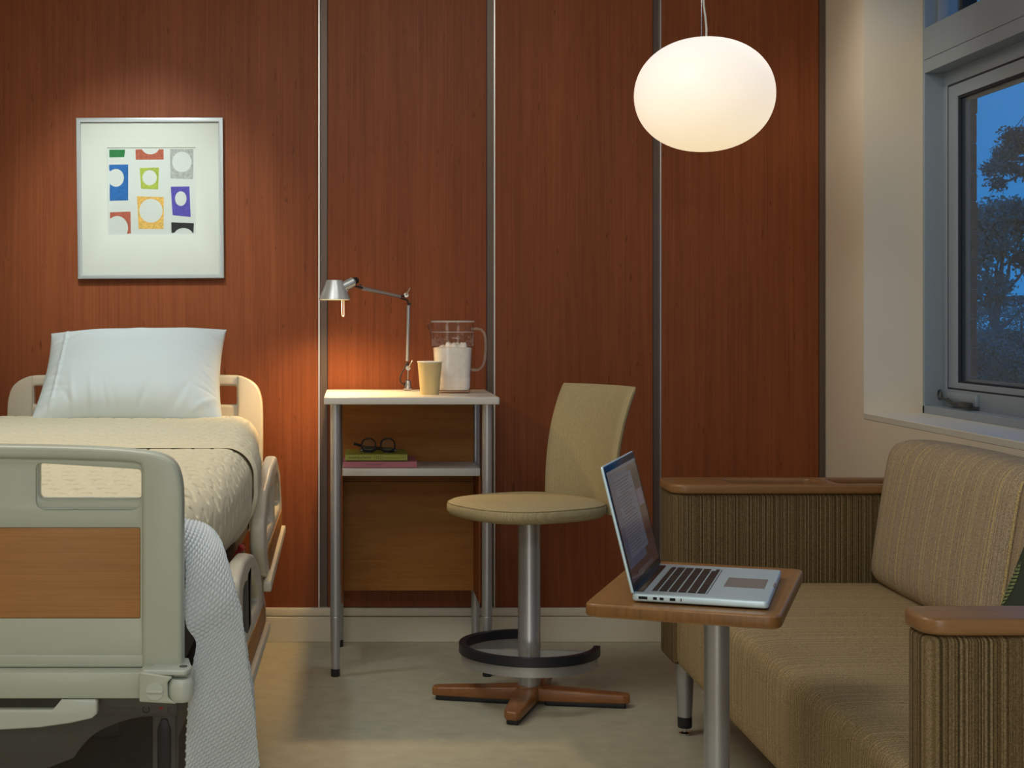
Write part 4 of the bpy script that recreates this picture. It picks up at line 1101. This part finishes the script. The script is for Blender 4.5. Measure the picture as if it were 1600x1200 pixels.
tube(bm, hp_, .0008, 8); obj('grip_wire', bm, mat('white_enamel_wire', (.45, .42, .36, 1), .3), lamp)
bulb_c = (S1.x, SY_, S1.z + .026)
bm = B(); bmesh.ops.create_uvsphere(bm, u_segments=20, v_segments=12, radius=.0165, matrix=Matrix.Translation(bulb_c))
obj('bulb', bm, mat('warm_bulb', (1, .9, .7, 1), .5, emit=(1, .66, .30, 1), estr=25), lamp)
lb = light('desk_lamp_light', 'SPOT', (S1.x, SY_, S1.z + .006), 27, (1, .66, .30), shadow_soft_size=.016, spot_size=math.radians(146), spot_blend=.9)
lb.parent = lamp; lb.location = Vector((S1.x, SY_, S1.z + .004)) - lampbase

# ------------------------------------------------------------------ pendant lamp
QY = 4.97
pcen = at(1100.5, 148, QY)
pen = thing('pendant_lamp', 'glowing white flattened glass globe hanging on a cord from the ceiling', 'lamp', pcen)
prof = []
a_, b1, b2 = 108.3 * QY / F, 88.5 * QY / F, 88.5 * QY / F
for t in np.linspace(-PI / 2, PI / 2, 41):
    c, s = math.cos(t), math.sin(t)
    prof.append((a_ * max(0, c) ** .92 if abs(c) > 1e-6 else 0, (b1 if s > 0 else b2) * math.copysign(abs(s) ** .97, s)))
prof[0] = (0, prof[0][1]); prof[-1] = (0, prof[-1][1])
om, on, ol, ob = new_mat('opal_glass_lit')
ob.inputs['Base Color'].default_value = (.45, .45, .43, 1); ob.inputs['Roughness'].default_value = .4
otc = on.new('ShaderNodeTexCoord'); osp = on.new('ShaderNodeSeparateXYZ'); omr = on.new('ShaderNodeMapRange'); orp = on.new('ShaderNodeValToRGB')
ol.new(otc.outputs['Object'], osp.inputs[0]); ol.new(osp.outputs['Z'], omr.inputs[0])
omr.inputs[1].default_value = -.18; omr.inputs[2].default_value = .18; ol.new(omr.outputs[0], orp.inputs[0])
orp.color_ramp.elements[0].color = (1.0, .80, .50, 1); orp.color_ramp.elements[1].color = (.96, .90, .84, 1)
e = orp.color_ramp.elements.new(.45); e.color = (.98, .83, .66, 1)
ol.new(orp.outputs[0], ob.inputs['Emission Color']); ob.inputs['Emission Strength'].default_value = .775
obj('globe', lathe(B(), prof, pcen, 72), om, pen, smooth=60)
bm = B(); cyl(bm, at(1096.0, 62, QY), (at(1096.0, 62, QY).x, QY, ZC - .03), .0012, seg=8); obj('suspension_wire', bm, M['steel'], pen)
ztp = za(61, QY)
bm = B(); tube(bm, [at(1103.5, 63, QY), at(1103.8, 45, QY), at(1102, 25, QY), at(1099.5, 8, QY), at(1098.5, -12, QY), (at(1098, 0, QY).x, QY, ZC - .03)], .0035, 10)
obj('power_cord', bm, mat('clear_grey_cord', (.50, .48, .44, 1), .3), pen)
bm = B(); lathe(bm, [(0, ZC - .035), (.055, ZC - .035), (.06, ZC - .03), (.06, ZC - .0005), (0, ZC - .0005)], (pcen.x, QY, 0), 32); obj('ceiling_rose', bm, M['white'], pen)

# ------------------------------------------------------------------ counter stool
SX, SY = .560, 4.825
stool = thing('counter_stool', 'tan upholstered stool with grey column, half-ring footrest and wooden cross base', 'stool', (SX, SY, 0))
tips = [((.258, 4.885), .060), ((.868, 4.770), .060), ((.475, 4.555), .060), ((.647, 5.100), .060)]
for (tx, ty), w_ in tips:
    d = Vector((tx - SX, ty - SY, 0)); L = d.length; ang = math.atan2(d.y, d.x); d.normalize()
    # arm as a tapering wooden bar (own local x axis along the grain)
    o2 = [(-.0, -.036), (L * .35, -.034), (L - .02, -.026), (L, -.016), (L, .016), (L - .02, .026), (L * .35, .034), (0, .036)]
    bm = plate([rpoly(o2, .008, 3)], 'XY', .013, .058, .006, 2)
    for v in bm.verts:
        if v.co.z > .035: v.co.z -= .016 * max(0, v.co.x) / L
        if v.co.z < .02: v.co.z += .002
    bm.transform(Matrix.Rotation(ang, 4, 'Z'))
    a_o = obj('base_arm', bm, M['basewood'], stool, local=True)
    bm = plate([rpoly([(.05, -.022), (L - .012, -.018), (L - .012, .018), (.05, .022)], .006, 3)], 'XY', .0, .0165, .002, 1)
    bm.transform(Matrix.Rotation(ang, 4, 'Z')); obj('glide', bm, M['black'], a_o, local=True)
obj('hub', bx((-.036, -.036, .014), (.036, .036, .0605), .006, 2), M['basewood'], stool, local=True)
bm = B(); lathe(bm, [(0, .058), (.0352, .058), (.0352, .175), (.0358, .176), (.0358, .212), (.0352, .213), (.0352, .585), (0, .590)], (0, 0, 0), 40); obj('column', bm, M['silver'], stool, local=True)
rz = .176; RR = .214
a0, a1 = 90, 350
pts = [(RR * math.cos(math.radians(t)), RR * math.sin(math.radians(t)), rz) for t in np.linspace(a0, a1, 60)]
def ribbon(pts, rin, rout, z0, z1):
    bm = B(); rows = []
    for (x, y, z) in pts:
        l = math.hypot(x, y); rows.append([bm.verts.new((x / l * r, y / l * r, z + dz)) for r, dz in ((rin, z0), (rout, z0), (rout, z1), (rin, z1))])
    for a, b_ in zip(rows, rows[1:]):
        for k in range(4): bm.faces.new((a[k], a[(k + 1) % 4], b_[(k + 1) % 4], b_[k]))
    bm.faces.new(rows[0]); bm.faces.new(list(reversed(rows[-1])))
    return bm
fr_ = obj('footrest', ribbon(pts, RR - .006, RR, -.046, -.004), M['silver'], stool, local=True)
obj('foot_grip', ribbon(pts, RR - .013, RR + .008, -.014, .014), M['navy'], fr_, local=True)
for ang in (178, 352, 262):
    bm = bx((.03, -.003, -.0), (RR - .004, .003, .034))
    for v in bm.verts:
        v.co.z = v.co.z - .040 + rz
        if v.co.x > .1 and v.co.z < rz - .03: v.co.z += .012
    bm.transform(Matrix.Rotation(math.radians(ang), 4, 'Z')); obj('spoke', bm, M['silver'], fr_, local=True, smooth=0)
# upholstered seat (rounded square) and curved back
phi = math.atan2(.50, .866)          # direction of the backrest
def seat_mesh():
    prof = [(0, .594), (.90, .594), (.965, .599), (.994, .609), (1.0, .618), (.997, .628), (.985, .634), (.975, .6355), (.93, .642), (.8, .6475), (.5, .651), (0, .652)]
    bm = B(); rings = []; n = 72; e = 2.7
    for r, z in prof:
        if r == 0: rings.append([bm.verts.new((0, 0, z))]); continue
        ring = []
        for k in range(n):
            t = 2 * PI * k / n; c, s = math.cos(t), math.sin(t)
            q = (abs(c) ** e + abs(s) ** e) ** (-1 / e) * .222 * r
            x, y = q * c, q * s
            ring.append(bm.verts.new((x * 1.06 - .012, y, z)))
        rings.append(ring)
    for a, b_ in zip(rings, rings[1:]):
        m = n
        for k in range(m):
            k2 = (k + 1) % m
            if len(a) == 1: bm.faces.new((a[0], b_[k], b_[k2]))
            elif len(b_) == 1: bm.faces.new((a[k], a[k2], b_[0]))
            else: bm.faces.new((a[k], a[k2], b_[k2], b_[k]))
    bm.transform(Matrix.Rotation(phi, 4, 'Z'))
    return bm, rings
bm, _ = seat_mesh()
seat = obj('seat', bm, M['stoolcloth'], stool, local=True, smooth=60)
sm = B(); e = 2.7; sp_ = []
for k in range(90):
    t = 2 * PI * k / 90; c, s = math.cos(t), math.sin(t); q = (abs(c) ** e + abs(s) ** e) ** (-1 / e) * .222 * .985
    sp_.append(Matrix.Rotation(phi, 4, 'Z') @ Vector((q * c * 1.06 - .012, q * s, .6345)))
tube(sm, sp_, .0016, 6, closed=True); obj('seat_piping', sm, mat('tan_piping', (.30, .23, .11, 1), .9), seat, local=True)
obj('seat_plate', bx((-.09, -.09, .581), (.09, .09, .598), .004, 1), M['black'], stool, local=True)
zs = np.linspace(.600, 1.0, 40); ys = np.linspace(-.212, .212, 30)
def back_pt(yy, z, side):
    t = (z - .62) / .38
    off = .242 + .004 * math.sin(t * 3) + .085 * max(0, t) ** 2.6 - .022 * t + .010
    off -= .055 * (yy / .212) ** 2 * (1 - .35 * max(0, t))          # wraps round the sitter
    half = .183 * (.955 + .045 * min(1, max(0, t)))
    y2 = yy / .212 * half
    th = .020 * (1 - (abs(yy) / .2125) ** 8) ** .5 * (1 - max(0, (t - .93) / .08) ** 2) ** .5 if t < 1.0 else 0
    return Vector((off + side * th, y2, z))
bm = B()
A = [[bm.verts.new(back_pt(y, z, -1)) for y in ys] for z in zs]
Bk = [[bm.verts.new(back_pt(y, z, 1)) for y in ys] for z in zs]
for g in (A, Bk):
    for i in range(len(zs) - 1):
        for j in range(len(ys) - 1): bm.faces.new((g[i][j], g[i][j + 1], g[i + 1][j + 1], g[i + 1][j]))
bmesh.ops.remove_doubles(bm, verts=bm.verts, dist=1e-5)
for i in range(len(zs) - 1):
    for j in (0, len(ys) - 1):
        q = [A[i][j], A[i + 1][j], Bk[i + 1][j], Bk[i][j]]
        if all(v.is_valid for v in q) and len(set(q)) == 4:
            try: bm.faces.new(q)
            except ValueError: pass
for j in range(len(ys) - 1):
    for i in (0, len(zs) - 1):
        q = [A[i][j], A[i][j + 1], Bk[i][j + 1], Bk[i][j]]
        if all(v.is_valid for v in q) and len(set(q)) == 4:
            try: bm.faces.new(q)
            except ValueError: pass
bm.transform(Matrix.Rotation(phi, 4, 'Z'))
back_o = obj('backrest', bm, M['stoolcloth'], stool, local=True, smooth=60)
bm = B()
tube(bm, [Matrix.Rotation(phi, 4, 'Z') @ (back_pt(-.2115, z, 1) + Vector((-.002, -.001, 0))) for z in zs], .0018, 6)
obj('back_piping', bm, bpy.data.materials['tan_piping'], back_o, local=True)

# ------------------------------------------------------------------ sofa under the window
AZ, CAP0 = .740, .713
Y1, Y1b = 4.375, 4.575          # far arm
Y0, Y0b = 2.425, 2.530          # near arm
SXF = .925
sofa = thing('sofa', 'olive striped sofa under the window with wood-capped arms', 'sofa', (1.35, 3.45, 0))
obj('seat', cushion((SXF, Y0b + .002, .222), (1.66, Y1 - .002, .463), .028, 14, (.006, 0, .008)), M['seatcloth'], sofa, smooth=60)
obj('back_frame', bx((1.64, Y0b, .20), (1.775, Y1, .76), .02, 3), M['armcloth'], sofa)
def arm(ya, yb, xf, trays):
    a = obj('arm', plate([rpoly([(xf, ya), (1.775, ya), (1.775, yb), (xf, yb)], [min(.035, (yb - ya) * .45), .004, .004, min(.035, (yb - ya) * .45)], 6)], 'XY', .222, CAP0, .012, 3), M['armcloth'], sofa, smooth=50)
    ro = min(.055, (yb - ya) * .42)
    out = rpoly([(xf - .006, ya - .008), (1.78, ya - .008), (1.78, yb + .008), (xf - .006, yb + .008)], [ro, .004, .004, ro], 10)
    hl = [rpoly([(p, ya + .030), (q, ya + .030), (q, yb - .030), (p, yb - .030)], .02, 5) for p, q in trays]
    cp = obj('arm_cap', plate([out] + hl, 'XY', CAP0, AZ, .007, 3), M['capwood'], a, smooth=50)
    for i, (p, q) in enumerate(trays):
        o = obj('tray', bx((p - .004, ya + .026, CAP0 + .001), (q + .004, yb - .026, CAP0 + .010)), M['capwood'] if i == 0 else M['bronze'], a, smooth=0)
    return a
arm(Y1, Y1b, SXF - .005, [(1.10, 1.36), (1.405, 1.72)])
arm(Y0, Y0b, SXF - .012, [])
for (lx, ly) in ((.972, 4.46), (1.70, 4.46), (.972, 2.49), (1.70, 2.49)):
    l_ = obj('leg', lathe(B(), [(0, .052), (.0205, .052), (.0285, .224), (0, .224)], (lx, ly, 0), 28), M['silver'], sofa)
    obj('leg_tip', lathe(B(), [(0, .022), (.0195, .022), (.0208, .025), (.0208, .054), (0, .054)], (lx, ly, 0), 28), M['black'], l_)
    obj('glide', lathe(B(), [(0, 0), (.016, 0), (.017, .006), (.006, .010), (.006, .024), (0, .024)], (lx, ly, 0), 20), M['steel'], l_)
obj('base_rail', bx((1.03, 2.6, .19), (1.6, 4.32, .225), .003, 1), M['basewood'], sofa)
def back_cushion(y0, y1):
    bm = cushion((-.085, y0, 0), (.085, y1, .405), .05, 12, (.022, 0, .012))
    tilt = math.radians(6)
    for v in bm.verts:
        k = 1 - .12 * ((v.co.z - .2) / .2)
        x = v.co.x * k
        z = v.co.z
        v.co = (1.475 + .085 + x + math.tan(tilt) * z, v.co.y, .466 + z * math.cos(tilt))
    return obj('back_cushion', bm, M['cushcloth'], sofa, smooth=60)
back_cushion(3.505, 4.368); back_cushion(2.62, 3.495)
# dark pillow leaning on the near back cushion
tB, tT, tW = Vector((1.262, 3.10, .487)), Vector((1.490, 3.335, .775)), Vector((.03, -.44, -.01))
tpill = thing('throw_pillow', 'dark green throw pillow with a pale leaf print beside the back cushion', 'pillow', tuple(tB + tW / 2))
tnrm = tW.cross(tT - tB).normalized()
if tnrm.x > 0: tnrm = -tnrm
def pil(u, v, s):                        # u across towards the camera, v up
    a = (u * (1 - .05 * (1 - v * v)) + 1) / 2; b = (v * (1 - .05 * (1 - u * u)) + 1) / 2
    return tB + tW * a + (tT - tB) * b + tnrm * (s * .045 * ((1 - abs(u) ** 2.5) * (1 - abs(v) ** 2.5)) ** .55)
bm = B(); n_p = 26; G = {}
for s in (1, -1):
    for i in range(n_p):
        for j in range(n_p):
            u, v = -1 + 2 * i / (n_p - 1), -1 + 2 * j / (n_p - 1)
            if s < 0 and (i in (0, n_p - 1) or j in (0, n_p - 1)): G[s, i, j] = G[1, i, j]
            else: G[s, i, j] = bm.verts.new(pil(u, v, s))
    for i in range(n_p - 1):
        for j in range(n_p - 1): bm.faces.new((G[s, i, j], G[s, i + 1, j], G[s, i + 1, j + 1], G[s, i, j + 1]))
obj('cover', bm, M['greencloth'], tpill, smooth=60)

# ------------------------------------------------------------------ small table with laptop
TZ = .70
na_ = math.atan2(-.352, .936)
tcx_, tcy_ = .675, 2.956
tab = thing('side_table', 'small oak laptop table on a silver post in front of the sofa', 'table', (tcx_, tcy_, 0), na_)
W2, L2 = .172, .268
top = plate([rpoly([(-W2, -L2), (W2, -L2), (W2, L2), (-W2, L2)], .028, 6)], 'XY', TZ - .024, TZ, .004, 3)
tto = obj('table_top', top, M['tablewood'], tab, local=True)
bm = plate([rpoly([(-W2 - .0008, -L2 - .0008), (W2 + .0008, -L2 - .0008), (W2 + .0008, L2 + .0008), (-W2 - .0008, L2 + .0008)], .0285, 6)], 'XY', TZ - .0205, TZ - .0040, .0004, 1)
obj('edge_band', bm, M['tableedge'], tto, local=True)
pcx, pcy = .017, .107
bm = B(); cyl(bm, (pcx, pcy, .012), (pcx, pcy, TZ - .030), .0252, seg=36); obj('post', bm, M['silver'], tab, local=True)
bm = B(); lathe(bm, [(0, TZ - .034), (.06, TZ - .034), (.062, TZ - .0245), (0, TZ - .0245)], (pcx, pcy, 0), 30); obj('mounting_plate', bm, M['silver'], tab, local=True)
obj('foot_plate', plate([rpoly([(-.14, -.20), (.14, -.20), (.14, .22), (-.14, .22)], .03, 5)], 'XY', .0, .013, .003, 2), M['silver'], tab, local=True)

lap = thing('laptop', 'open silver laptop with black keys and dim screen on the small oak table', 'laptop', (.681, 2.905, TZ), math.radians(-19.2))
LW, LD = .180, .120             # half width (local y), half depth (local x; +x towards the user)
obj('base', plate([rpoly([(-LD, -LW), (LD, -LW), (LD, LW), (-LD, LW)], .010, 5)], 'XY', .003, .0165, .0035, 3), M['lapalu'], lap, local=True)
fb = B()
for x, y in ((-.1, -.16), (.1, -.16), (.1, .16), (-.1, .16)): cyl(fb, (x, y, 0), (x, y, .004), .008, seg=14)
obj('rubber_feet', fb, M['black'], lap, local=True)
obj('hinge_bar', bx((-LD - .003, -LW + .022, .006), (-LD + .019, LW - .022, .0175), .004, 2), M['bezel'], lap, local=True)
ZT = .0166
kx0, kx1, ky = -.088, .008, .138
obj('keyboard_well', bx((kx0 - .002, -ky - .002, ZT - .004), (kx1 + .002, ky + .002, ZT + .0001)), M['bezel'], lap, local=True, smooth=0)
kb = B(); kw = B()
rows = 6; ph = (kx1 - kx0) / 5.6; xk = kx0
for r in range(rows):
    h_ = ph * .6 if r == 0 else ph
    nk = [14, 14, 14, 13, 12, 10][r]
    ws = [1.0] * nk
    if r == 1: ws[-1] = 1.5
    if r == 2: ws[0] = 1.5
    if r == 3: ws[0] = 1.8; ws[-1] = 1.8
    if r == 4: ws[0] = 2.3; ws[-1] = 2.3
    if r == 5: ws = [1, 1, 1, 1.25, 5.2, 1.25, 1, 1, 1, 1]
    tot = sum(ws); yk = -ky
    for w_ in ws:
        wy = 2 * ky * w_ / tot
        box(kb, (xk + .0012, yk + .0014, ZT - .0002), (xk + h_ - .0022, yk + wy - .0014, ZT + .0012))
        yk += wy
    # pale aluminium web between rows
    box(kw, (xk + h_ - .0020, -ky, ZT - .0005), (xk + h_ + .0006, ky, ZT + .0005))
    xk += h_
obj('keys', kb, M['key'], lap, local=True, smooth=0)['kind'] = 'stuff'
obj('key_web', kw, M['lapalu'], lap, local=True, smooth=0)
obj('arrow_gap', bx((kx1 - ph + .001, ky - .022, ZT), (kx1 - ph * .55, ky - .001, ZT + .0014)), M['lapalu'], lap, local=True, smooth=0)
obj('trackpad', bx((.030, -.053, ZT - .001), (.104, .053, ZT + .0003), .0002, 1), M['pad'], lap, local=True, smooth=0)
obj('thumb_notch', bx((LD - .0035, -.022, .011), (LD + .0004, .022, .0169), .001, 1), M['pad'], lap, local=True)
pt = B()
for x0_, x1_ in ((-.108, -.092), (-.082, -.075), (-.070, -.063), (-.052, -.042), (-.033, -.031)):
    box(pt, (x0_, -LW - .0004, .0075), (x1_, -LW + .004, .0125))
obj('side_ports', pt, M['bezel'], lap, local=True, smooth=0)
# lid, leaning back 14 degrees
tl = math.radians(14)
LM = Matrix.Translation((-LD + .004, 0, .0165)) @ Matrix.Rotation(-tl, 4, 'Y')   # local: y across, z up the lid, +x the screen side
LH = .236
def lid(bm): bm.transform(LM); return bm
ld = obj('lid', lid(plate([rpoly([(-LW, 0), (LW, 0), (LW, LH), (-LW, LH)], [.004, .004, .010, .010], 5)], 'YZ', -.0055, 0, .002, 2)), M['lapalu'], lap, local=True)
obj('bezel', lid(plate([rpoly([(-LW + .002, .002), (LW - .002, .002), (LW - .002, LH - .002), (-LW + .002, LH - .002)], .008, 5)], 'YZ', -.0008, .0004, .0002, 1)), M['bezel'], ld, local=True)
def scr(name, y0_, y1_, z0_, z1_, x, col, e):
    return obj(name, lid(bx((.0003, y0_, z0_), (x, y1_, z1_))), mat('screen_' + name, (.005, .005, .007, 1), .10, spec=.30, emit=col, estr=e), ld, local=True, smooth=0)
sy, sz0, sz1 = .166, .016, .222
scr('screen', -sy, sy, sz0, sz1, .0006, (.020, .010, .010, 1), 1)
scr('menu_bar', -sy, sy, sz1 - .006, sz1, .0007, (.03, .033, .05, 1), 1)
scr('document_window', -.160, .045, .040, .214, .0008, (.022, .026, .042, 1), 1)
scr('front_window', -.120, .085, .055, .205, .0009, (.034, .039, .056, 1), 1)
scr('dark_panel', .092, .158, .165, .19, .0008, (.004, .004, .008, 1), 1)
scr('side_panel', .092, .158, .13, .162, .0008, (.04, .035, .055, 1), 1)
tx = B()
for r in range(24):
    zz = .197 - r * .0058
    y_ = -.114 + (.03 if r in (3, 4, 9, 10, 11) else 0)
    while y_ < .075 - random.uniform(0, .07):
        w_ = random.uniform(.006, .02); box(tx, (.0009, y_, zz), (.00105, min(y_ + w_, .08), zz + .0016)); y_ += w_ + .003
obj('screen_text', lid(tx), mat('screen_text_dark', (.004, .004, .005, 1), .2, emit=(.012, .013, .02, 1), estr=1), ld, local=True, smooth=0)['kind'] = 'stuff'
ic_ = B()
for i in range(13): box(ic_, (.0006, -.09 + i * .0145, .018), (.0008, -.09 + i * .0145 + .010, .027))
obj('dock_icons', lid(ic_), mat('screen_icons', (.004, .004, .005, 1), .2, emit=(.022, .018, .020, 1), estr=1), ld, local=True, smooth=0)['kind'] = 'stuff'

# leaf print on the dark pillow (cut to follow its curved face)
lf = B(); n_l = 13
for i in range(n_l):
    for sgn in (-1, 1):
        q = []
        for a, b in ((i / n_l + .01, .06), ((i + .7) / n_l, .06), (min(1, (i + .7) / n_l + .07), 1), (min(1, i / n_l + .07), 1)):
            w_ = .13 * math.sin(PI * min(.99, max(.01, a))) ** .7
            u, v = -.80 + .10 * (a - .5) + sgn * b * w_, -.20 + .62 * a - abs(b) * .03
            q.append(pil(max(-.99, min(.97, u)), v, 1) + tnrm * .0015)
        lf.faces.new([lf.verts.new(p) for p in q])
obj('leaf_print', lf, M['leafprint'], tpill, smooth=0)
